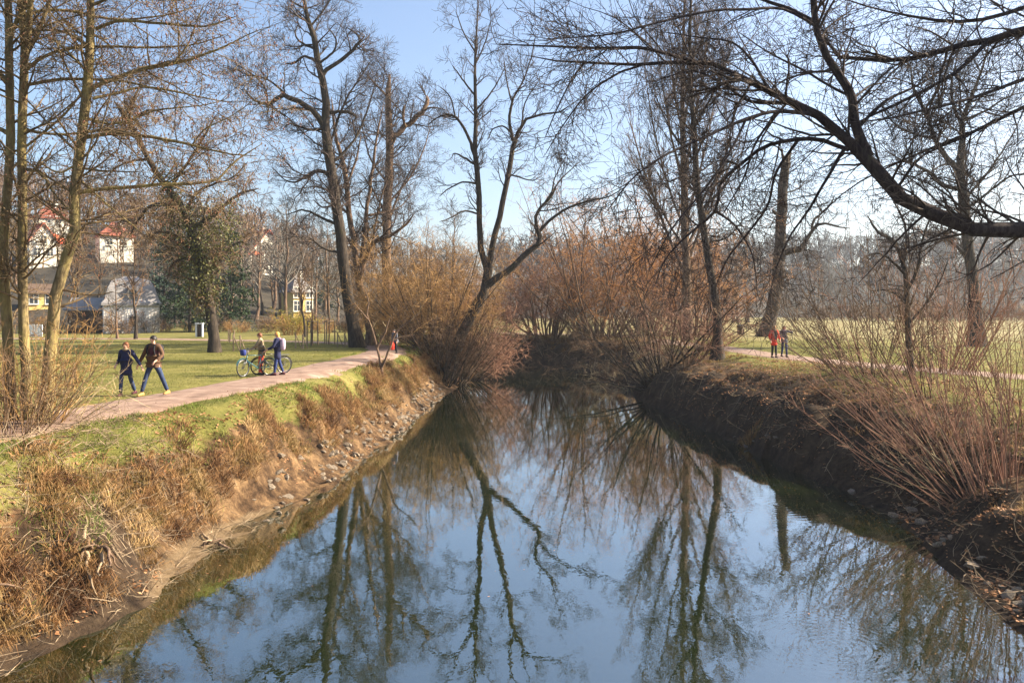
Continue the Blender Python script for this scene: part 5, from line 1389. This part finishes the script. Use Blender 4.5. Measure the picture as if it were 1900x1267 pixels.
# pair on the right path
person('person in a red coat with black scarf and blond hair on the far path', pz(1436, 42.3), math.pi + .25, 1.72,
    dict(le=(-.28, .02, 1.13), lh=(-.27, .14, .92), re=(.28, .0, 1.13), rh=(.27, .12, .92), lk=(-.08, .05, .5), lf=(-.08, .08, 0), rk=(.08, .0, .5), rf=(.08, -.05, 0)),
    'red_cloth', 'black_cloth', 'black_cloth', 'hair_blond', hair_len=.12, coat_len=.34, collar='black_cloth', extras=(('scarf_ends', 'black_cloth'),), hemw=.22, group='pair on the far path')
person('person in a dark grey jacket and jeans with one elbow raised on the far path', pz(1455, 42.8), math.pi + .1, 1.70,
    dict(le=(-.46, .04, 1.28), lh=(-.28, .2, 1.42), re=(.27, .04, 1.13), rh=(.2, .2, 1.05), lk=(-.08, .1, .5), lf=(-.08, .14, 0), rk=(.08, -.04, .5), rf=(.08, -.14, .02)),
    'grey_cloth', 'denim_blue', 'black_cloth', 'hair_brown', hair_len=.1, coat_len=.1, collar='lilac', group='pair on the far path')

# ------------------------------------------------------------------ bicycles
MT['rubber'] = M('rubber', [(.012, .012, .012)], rough=.7)
MT['chrome'] = M('chrome', [(.2, .2, .21)], rough=.35, metallic=.8)
MT['teal'] = M('teal_paint', [(.025, .11, .13)], rough=.3, spec=.5)
MT['black_paint'] = M('black_paint', [(.015, .015, .018)], rough=.3, spec=.5)
MT['bag_blue'] = cl('bag_blue', (.02, .03, .13), (.035, .05, .2))
def bicycle(label, loc, heading, paint, steer=0.0, basket=None):
    root = empty('bicycle', loc, heading); tag(root, label, 'bicycle', 'bicycles on the path')
    Rw = .335
    for k, yy in enumerate((.54, -.54)):
        st = steer if k == 0 else 0.0
        axv = (math.cos(st), math.sin(st), 0)
        mb = MB(); mb.torus((0, yy, Rw), axv, Rw - .018, .019, 36, 8); wh = mb.build('wheel', MT['rubber'], root, True)
        mb = MB(); mb.torus((0, yy, Rw), axv, Rw - .045, .011, 36, 6); mb.build('rim', MT['chrome'], wh, True)
        mb = MB()
        for i in range(18):
            a = 2 * math.pi * i / 18; d = Vector((-math.sin(st) * math.cos(a), math.cos(st) * math.cos(a), math.sin(a)))
            mb.bar(Vector((0, yy, Rw)) + d * .02, Vector((0, yy, Rw)) + d * (Rw - .05), .0028, 4)
        mb.build('spokes', MT['chrome'], wh)
        mb = MB(); mb.bar((-.05 * math.cos(st), yy - .05 * math.sin(st), Rw), (.05 * math.cos(st), yy + .05 * math.sin(st), Rw), .02, 8); mb.build('hub', MT['chrome'], wh)
        mb = MB()
        for i in range(11):
            a0 = math.radians(20 + 14 * i); a1 = math.radians(20 + 14 * (i + 1))
            f_ = lambda a: Vector((-math.sin(st) * math.cos(a), math.cos(st) * math.cos(a), math.sin(a))) * (Rw + .025) + Vector((0, yy, Rw))
            mb.bar(f_(a0), f_(a1), .016, 6)
        mb.build('mudguard', MT[paint], root)
    BB, ST, HT, HB = (0, -.1, .29), (0, -.24, .78), (0, .36, .80), (0, .41, .62)
    mb = MB()
    for a, b_, r_ in ((BB, ST, .017), (BB, HB, .02), (ST, HT, .016), (HT, HB, .02), (BB, (.04, -.54, Rw), .011), (BB, (-.04, -.54, Rw), .011), (ST, (.04, -.54, Rw), .01), (ST, (-.04, -.54, Rw), .01)): mb.bar(a, b_, r_, 8)
    mb.build('frame', MT[paint], root, True)
    mb = MB()
    for s in (-.05, .05): mb.bar((s, .42, .62), (s, .54, Rw), .012, 8)
    mb.bar((-.05, .42, .62), (.05, .42, .62), .014, 8); mb.build('fork', MT['chrome'], root, True)
    mb = MB(); mb.bar(HT, (0, .33, 1.0), .014, 8); mb.bar((-.1, .34, 1.02), (.1, .34, 1.02), .013, 8)
    for s in (-1, 1): mb.bar((s * .1, .34, 1.02), (s * .28, .22, 1.04), .013, 8)
    hb = mb.build('handlebar', MT['chrome'], root, True)
    for s in (-1, 1):
        mb = MB(); mb.bar((s * .285, .215, 1.04), (s * .32, .1, 1.04), .019, 8); mb.build('grip', MT['rubber'], hb, True)
    mb = MB(); mb.bar(ST, (0, -.28, .93), .013, 8); mb.build('seat_post', MT['chrome'], root, True)
    mb = MB(); mb.loft([[(w_ * math.cos(a), y_, .96 + h_ * math.sin(a)) for a in [2 * math.pi * i / 10 for i in range(10)]] for y_, w_, h_ in ((-.42, .07, .03), (-.38, .1, .04), (-.3, .085, .035), (-.2, .04, .025), (-.14, .025, .018))]); mb.build('saddle', MT['rubber'], root, True)
    mb = MB(); mb.torus((.05, -.1, .29), (1, 0, 0), .085, .008, 20, 6); mb.bar((.06, -.1, .29), (.08, .04, .2), .01, 6); mb.bar((-.06, -.1, .29), (-.08, -.24, .38), .01, 6); mb.build('crank', MT['chrome'], root, True)
    for sx, yy, zz in ((.11, .04, .2), (-.11, -.24, .38)):
        mb = MB(); mb.box((sx, yy, zz), (.09, .07, .025)); mb.build('pedal', MT['rubber'], root)
    mb = MB(); mb.box((0, -.58, .74), (.14, .36, .02))
    for s in (-.06, .06): mb.bar((s, -.7, .74), (s * .7, -.54, Rw), .006, 6)
    mb.build('carrier', MT['chrome'], root)
    mb = MB(); ellipsoid(mb, (0, .47, .86), (.035, .05, .035), 10, 7); mb.build('lamp', MT['chrome'], root, True)
    if basket:
        mb = MB(); mb.loft([[(w_ * math.copysign(abs(math.cos(a)) ** .5, math.cos(a)), .53 + d_ * math.copysign(abs(math.sin(a)) ** .5, math.sin(a)), z_) for a in [2 * math.pi * i / 12 for i in range(12)]] for w_, d_, z_ in ((.10, .06, .80), (.125, .08, .84), (.13, .085, .98), (.09, .06, 1.02))]); mb.build('front_bag', MT[basket], root, True)
bicycle('teal bicycle with a blue front bag pushed beside the red trousers', (*pz(475, 30.5)[:2], pz(475, 30.5)[2]), math.pi * .5 + .85, 'teal', .3, 'bag_blue')
bicycle('black bicycle standing between the red trousers and the navy coat', (*pz(503, 31.5)[:2], pz(503, 31.5)[2]), math.pi * .5 + .75, 'black_paint', .15)
# ------------------------------------------------------------------ grass, litter, stones
def blades(pts, d, L, w, droop, name, label, mat, nseg=2, cat='grass', parent=None):
    n = len(pts); side = nrm(np.cross(d, rng.normal(size=(n, 3)))) * w[:, None]
    if nseg == 1:
        V = np.stack([pts - side, pts + side, pts + d * L[:, None]], 1).reshape(-1, 3); f = np.arange(3 * n).reshape(-1, 3)
    else:
        p1 = pts + d * (L * .5)[:, None]; d2 = nrm(d + droop[:, None] * np.array([0, 0, -1.0])); p2 = p1 + d2 * (L * .5)[:, None]
        V = np.stack([pts - side, pts + side, p1 - side * .75, p1 + side * .75, p2], 1).reshape(-1, 3)
        b0 = 5 * np.arange(n)[:, None]
        f = np.concatenate([b0 + np.array([0, 1, 3]), b0 + np.array([0, 3, 2]), b0 + np.array([2, 3, 4])])
    o = link(name, mesh_np(name, V, [f], mat, smooth=False), parent)
    return tag(o, label, cat, kind='stuff')

def scatter(n, x0, x1, y0, y1, dens=lambda x, y, sd, left: np.ones_like(x), ypow=1.0):
    t = rng.random(n) ** ypow
    y = y0 + (y1 - y0) * t; x = rng.uniform(x0, x1, n)
    z, sd, left = terrain(x, y)
    k = rng.random(n) < dens(x, y, sd, left)
    return x[k], y[k], z[k], sd[k], left[k]

MT['grass_dry'] = M('grass_dry', [(.06, .028, .014), (.15, .075, .032), (.30, .17, .07), (.15, .10, .034), (.44, .29, .135)], .9, ws=True, translucent=.25, pos=[.36, .43, .5, .56, .64])
MT['grass_green'] = M('grass_green', [(.05, .085, .014), (.13, .17, .028), (.28, .26, .07)], .8, ws=True, translucent=.3)
MT['grass_lawn'] = M('grass_lawn', [(.07, .09, .018), (.17, .17, .04), (.32, .27, .09)], .8, ws=True, translucent=.3)
MT['leaf_litter'] = M('leaf_litter', [(.10, .045, .025), (.30, .14, .06), (.42, .25, .13)], 4, ws=True, translucent=.15, rough=.7)
MT['stone'] = M('stone', [(.07, .052, .038), (.16, .125, .09), (.29, .235, .17)], 5, bump=.5, bscale=18)
MT['dead_wood'] = M('dead_wood', [(.13, .085, .05), (.33, .25, .16)], 4, bump=.4, stretch=(1, 1, .3))

pdist = lambda x, y: np.minimum(seg_dist(x, y, PL[::4]), seg_dist(x, y, PR[::4]))
# lawn blades
x, y, z, sd, lf = scatter(330000, -28, 26, 12, 66, lambda x, y, sd, left: (sd > 2.6) * (pdist(x, y) > 1.25 + .25 * vnoise(x, y, .4, 3)) * (np.abs(x / y) < .68) * (.25 + .75 * (vnoise(x, y, 1.3, 3) > .42)), 1.25)
n = len(x); d = nrm(np.stack([rng.normal(size=n) * .5, rng.normal(size=n) * .5, np.ones(n)], 1))
blades(np.stack([x, y, z - .01], 1), d, rng.uniform(.04, .10, n) * (1 + .6 * (sd < 4.5)), rng.uniform(.005, .010, n), None, 'lawn_grass', 'short green-yellow lawn grass beside the paths', MT['grass_lawn'], 1)
# green tufts at the top of the left bank
x, y, z, sd, lf = scatter(150000, -12, -4, 12, 56, lambda x, y, sd, left: left * (sd > .9 + .8 * vnoise(x, y, 1.5, 6)) * (sd < 5) * (pdist(x, y) > 1.35) * (vnoise(x, y, 1.0, 6) > .38))
n = len(x); d = nrm(np.stack([rng.normal(size=n) * .6, rng.normal(size=n) * .6 - .1, np.ones(n)], 1))
blades(np.stack([x, y, z - .02], 1), d, rng.uniform(.08, .2, n), rng.uniform(.004, .008, n), rng.uniform(.2, 1, n), 'bank_grass', 'lush green grass along the upper edge of the sunlit bank', MT['grass_green'], 2)
# dry tussocks on the left bank
def tussocks(nt_, x0, x1, y0, y1, cond, per, Lr, name, label, mat, fall, rad=.10, ypow=1.0):
    x, y, z, sd, lf = scatter(nt_, x0, x1, y0, y1, cond, ypow)
    sc = rng.uniform(.6, 1.25, len(x))
    k = np.repeat(np.arange(len(x)), per); n = len(k)
    a = rng.uniform(0, 2 * np.pi, n); q = rad * np.sqrt(rng.random(n))
    px_, py_ = x[k] + q * np.cos(a), y[k] + q * np.sin(a)
    pz_ = terrain(px_, py_)[0]
    d = nrm(np.stack([np.cos(a) * .55 + fall[0] + rng.normal(size=n) * .25, np.sin(a) * .55 + fall[1] + rng.normal(size=n) * .25, rng.uniform(.5, 1.2, n)], 1))
    blades(np.stack([px_, py_, pz_ - .02], 1), d, rng.uniform(Lr[0], Lr[1], n) * sc[k], rng.uniform(.005, .011, n), rng.uniform(.7, 2.2, n), name, label, mat, 2)
tussocks(5200, -11, -3, 9, 60, lambda x, y, sd, left: left * (sd > .6 + .35 * (y > 19)) * (sd < 2.6 - 1.5 * vnoise(x, y, 2.4, 9)) * (pdist(x, y) > 1.5) * (vnoise(x, y, 1.5, 11) > np.where(y < 17, .42, .18)), 66, (.16, .6), 'dry_grass', 'straw-coloured dry grass hanging down the sunlit left bank', MT['grass_dry'], (.35, -.15), rad=.2, ypow=1.1)
tussocks(1500, 6, 17, 12, 62, lambda x, y, sd, left: (~left) * (sd > 1.3) * (sd < 5.5) * (vnoise(x, y, 1.7, 13) > .45), 22, (.12, .34), 'dry_grass', 'dry brownish grass along the top of the shaded right bank', MT['grass_dry'], (-.25, -.1), ypow=1.2)
tussocks(700, -12, 12, 66, 80, lambda x, y, sd, left: (sd > .5) * (sd < 6), 20, (.3, .8), 'dry_grass', 'dry grass on top of the far river bank', MT['grass_dry'], (0, -.3))
# golden clump on the right bank and at the willow's foot
for (cx, cy, lab, nn, hh) in ((8.75, 29.5, 'golden dry grass clump on the rim of the dark right bank', 260, .7), (-3.3, 57.5, 'golden dry reed clump at the water below the leaning willow', 500, 1.3)):
    a = rng.uniform(0, 6.28, nn); q = .35 * np.sqrt(rng.random(nn)); xx, yy = cx + q * np.cos(a), cy + q * np.sin(a); zz = terrain(xx, yy)[0]
    d = nrm(np.stack([np.cos(a) * .5, np.sin(a) * .5, rng.uniform(.6, 1.3, nn)], 1))
    o = blades(np.stack([xx, yy, zz - .05], 1), d, rng.uniform(.5, 1, nn) * hh, rng.uniform(.006, .012, nn), rng.uniform(.8, 2, nn), 'grass_clump', lab, MT['grass_dry'], 2)

# green shoots and short mixed growth inside the dry slope
x, y, z, sd, lf = scatter(60000, -11, -3, 9, 55, lambda x, y, sd, left: left * (sd > .7) * (sd < 3) * (vnoise(x, y, .8, 21) > .62), 1.4)
n = len(x); d = nrm(np.stack([rng.normal(size=n) * .7 + .2, rng.normal(size=n) * .7 - .1, np.ones(n)], 1))
blades(np.stack([x, y, z - .02], 1), d, rng.uniform(.06, .18, n), rng.uniform(.004, .008, n), rng.uniform(.2, 1, n), 'bank_grass', 'patches of fresh green shoots between the dry grass of the left bank', MT['grass_green'], 2)
# fallen leaves
def litter(n, x0, x1, y0, y1, cond, name, label, size=(.025, .06), mat='leaf_litter', ypow=1.0):
    x, y, z, sd, lf = scatter(n, x0, x1, y0, y1, cond, ypow); n = len(x)
    s = rng.uniform(size[0], size[1], n)[:, None]
    a = nrm(np.stack([rng.normal(size=n), rng.normal(size=n), rng.normal(size=n) * .35], 1)); b_ = nrm(np.cross(a, np.stack([rng.normal(size=n) * .4, rng.normal(size=n) * .4, np.ones(n)], 1)))
    c = np.stack([x, y, z + .015 + .02 * rng.random(n)], 1)
    V = np.stack([c - a * s, c - b_ * s * .55, c + a * s, c + b_ * s * .55 + np.array([0, 0, .01])], 1).reshape(-1, 3)
    f = np.arange(4 * n).reshape(-1, 4)
    tag(link(name, mesh_np(name, V, [f], MT[mat], smooth=False)), label, 'leaves', kind='stuff')
litter(34000, 7, 18, 10, 40, lambda x, y, sd, left: (~left) * (sd > .2) * (sd < 7) * (.15 + .85 * (vnoise(x, y, .9, 14) > .4)), 'fallen_leaves', 'russet fallen leaves strewn over the right bank', ypow=1.5)
litter(26000, -13, -5, 9, 36, lambda x, y, sd, left: left * (sd > .3) * (sd < 5.5) * (pdist(x, y) > 1.4) * (vnoise(x, y, 1.1, 15) > .5), 'fallen_leaves', 'brown fallen leaves among the dry grass of the left bank', ypow=1.6)

x, y, z, sd, lf = scatter(9000, -9, 11, 10, 50, lambda x, y, sd, left: (sd < -.15) * np.exp(np.minimum(sd, 0) * 1.1) * .35 + (sd < -.15) * .012); n = len(x)
s_ = rng.uniform(.012, .035, n)[:, None]; th = rng.uniform(0, 6.28, n); a_ = np.stack([np.cos(th), np.sin(th), rng.normal(size=n) * .06], 1); b_ = np.stack([-np.sin(th), np.cos(th), rng.normal(size=n) * .06], 1)
c_ = np.stack([x, y, np.full(n, .006)], 1)
V = np.stack([c_ - a_ * s_, c_ - b_ * s_ * .5, c_ + a_ * s_, c_ + b_ * s_ * .5], 1).reshape(-1, 3)
tag(link('floating_leaves', mesh_np('floating_leaves', V, [np.arange(4 * n).reshape(-1, 4)], MT['leaf_litter'], smooth=False)), 'small brown leaves floating near the river edges', 'leaves', kind='stuff')
litter(2600, -14, 20, 12, 50, lambda x, y, sd, left: (pdist(x, y) < 1.5) * (.2 + .8 * smooth((pdist(x, y) - .6) / .7)), 'fallen_leaves', 'few dry leaves scattered on the gravel footpaths', (.02, .045))
# dead twigs
def twigs(n, x0, x1, y0, y1, cond, name, label, Lr, r, mat, lift=.25, ypow=1.0):
    x, y, z, sd, lf = scatter(n, x0, x1, y0, y1, cond, ypow); n = len(x)
    d = nrm(np.stack([rng.normal(size=n), rng.normal(size=n), rng.normal(size=n) * lift + lift * .5], 1)); K = 5
    P = np.empty((n, K, 3)); P[:, 0] = np.stack([x, y, z - .01], 1); st = (rng.uniform(Lr[0], Lr[1], n) / (K - 1))[:, None]
    for k in range(1, K):
        d = nrm(d + rng.normal(size=(n, 3)) * .22); P[:, k] = P[:, k - 1] + d * st
    P[:, 1:, 2] = np.maximum(P[:, 1:, 2], terrain(P[:, 1:, 0].ravel(), P[:, 1:, 1].ravel())[0].reshape(n, K - 1) + .004)
    R = (rng.uniform(r[0], r[1], n))[:, None] * np.linspace(1, .35, K)[None]
    g = grow(P, R, dens=3.5, t=(.2, 1), ang=(30, 70), L=.5 * Lr[1] * .5, K=3, wander=.15, up=.02, rr=.6, rmin=r[0] * .5)
    V, f = join([tubes(P, R, 4), tubes(g[0], g[1], 3)])
    tag(link(name, mesh_np(name, V, f, MT[mat])), label, 'twigs', kind='stuff')
twigs(2400, -11.5, -5.5, 9, 19, lambda x, y, sd, left: left * (sd > .0) * (sd < 3.6), 'dead_twigs', 'tangled dead twigs and roots on the near left bank', (.25, .9), (.004, .011), 'dead_wood', ypow=1.0)
twigs(500, -8, -3, 19, 56, lambda x, y, sd, left: left * (sd > .2) * (sd < 2.5), 'dead_twigs', 'broken twigs lying along the left waterline', (.25, .7), (.004, .01), 'dead_wood')
twigs(1700, 7, 13, 12, 60, lambda x, y, sd, left: (~left) * (sd > .1) * (sd < 3.5), 'dead_twigs', 'broken twigs and roots hanging on the dark right bank', (.3, 1.0), (.004, .011), 'dead_wood', ypow=1.3)
twigs(500, -8, 9, 62, 75, lambda x, y, sd, left: (sd > .0) * (sd < 2.0), 'dead_twigs', 'tangled dead branches along the far bank', (.6, 1.8), (.01, .025), 'dead_wood')

# exposed roots and driftwood on the near left bank
def root_thing(name, label, cx, cy, n, L, r, fall):
    base = np.array([cx, cy, gz(cx, cy)]); root = empty(name, tuple(base)); tag(root, label, 'roots')
    for k in range(n):
        K = 9; d = nrm(np.array([rng.normal() * .6 + fall[0], rng.normal() * .6 + fall[1], rng.uniform(-.2, .7)])); P = np.empty((K, 3)); P[0] = (rng.normal() * .12, rng.normal() * .12, .05)
        for j in range(1, K):
            d = nrm(d + rng.normal(size=3) * .32 + np.array([0, 0, -.16])); P[j] = P[j - 1] + d * L * rng.uniform(.7, 1.2) / (K - 1)
        zt = terrain(P[:, 0] + cx, P[:, 1] + cy)[0] - base[2]; P[:, 2] = np.maximum(P[:, 2], np.maximum(zt, -base[2] - .1) - .03)
        R = r * rng.uniform(.5, 1.2) * np.linspace(1, .3, K)
        V, f = tubes(P[None], R[None], 7, .06); link('root', mesh_np('root', V, [f], MT['bark_brown' if k % 2 else 'dead_wood']), root)
root_thing('tree_roots', 'gnarled bare roots overhanging a dark hollow at the near left waterline', -7.1, 13.6, 8, .8, .035, (.5, -.3))
root_thing('tree_roots', 'smaller knot of roots on the muddy bank below the dry grass', -7.9, 14.6, 5, .6, .022, (.4, -.3))
root_thing('driftwood', 'twisted piece of driftwood on the sandy waterline', -6.35, 17.3, 6, .55, .035, (.3, .1))
root_thing('tree_roots', 'roots at the bottom left corner beside the shallow water', -7.7, 11.8, 6, .8, .025, (.4, -.2))

# stones
def stone_mesh(k):
    import bmesh
    bm = bmesh.new(); bmesh.ops.create_icosphere(bm, subdivisions=1, radius=1.0)
    rs = np.random.default_rng(100 + k)
    for v_ in bm.verts:
        c = v_.co * (1 + rs.normal() * .16); v_.co = Vector((c.x * 1.15, c.y * .85, c.z * .5))
    me = bpy.data.meshes.new('stone'); bm.to_mesh(me); bm.free(); me.materials.append(MT['stone']); return me
SM = [stone_mesh(k) for k in range(7)]
def stones(n, x0, x1, y0, y1, cond, s0, s1):
    x, y, z, sd, lf = scatter(n * 30, x0, x1, y0, y1, cond)
    for i in range(min(n, len(x))):
        o = bpy.data.objects.new('stone', SM[i % 7]); o.parent = ground
        s = rng.uniform(s0, s1); o.location = (x[i], y[i], z[i] + s * .1); o.scale = (s, s, s * rng.uniform(.7, 1.2)); o.rotation_euler = (rng.normal() * .25, rng.normal() * .25, rng.uniform(0, 6.28))
        col.objects.link(o)
stones(235, -6.5, -3.4, 19, 48, lambda x, y, sd, left: left * (sd > .05) * (sd < 1.0) * (np.where(y < 23, .5, 1)), .05, .17)
stones(26, 7.5, 10, 13, 20, lambda x, y, sd, left: (~left) * (sd > -.25) * (sd < .7), .05, .16)
stones(10, 7, 10, 20, 36, lambda x, y, sd, left: (~left) * (sd > -.1) * (sd < .5), .06, .13)

print('TRIS', sum(TRIS.values()), sorted(TRIS.items(), key=lambda t: -t[1])[:25])
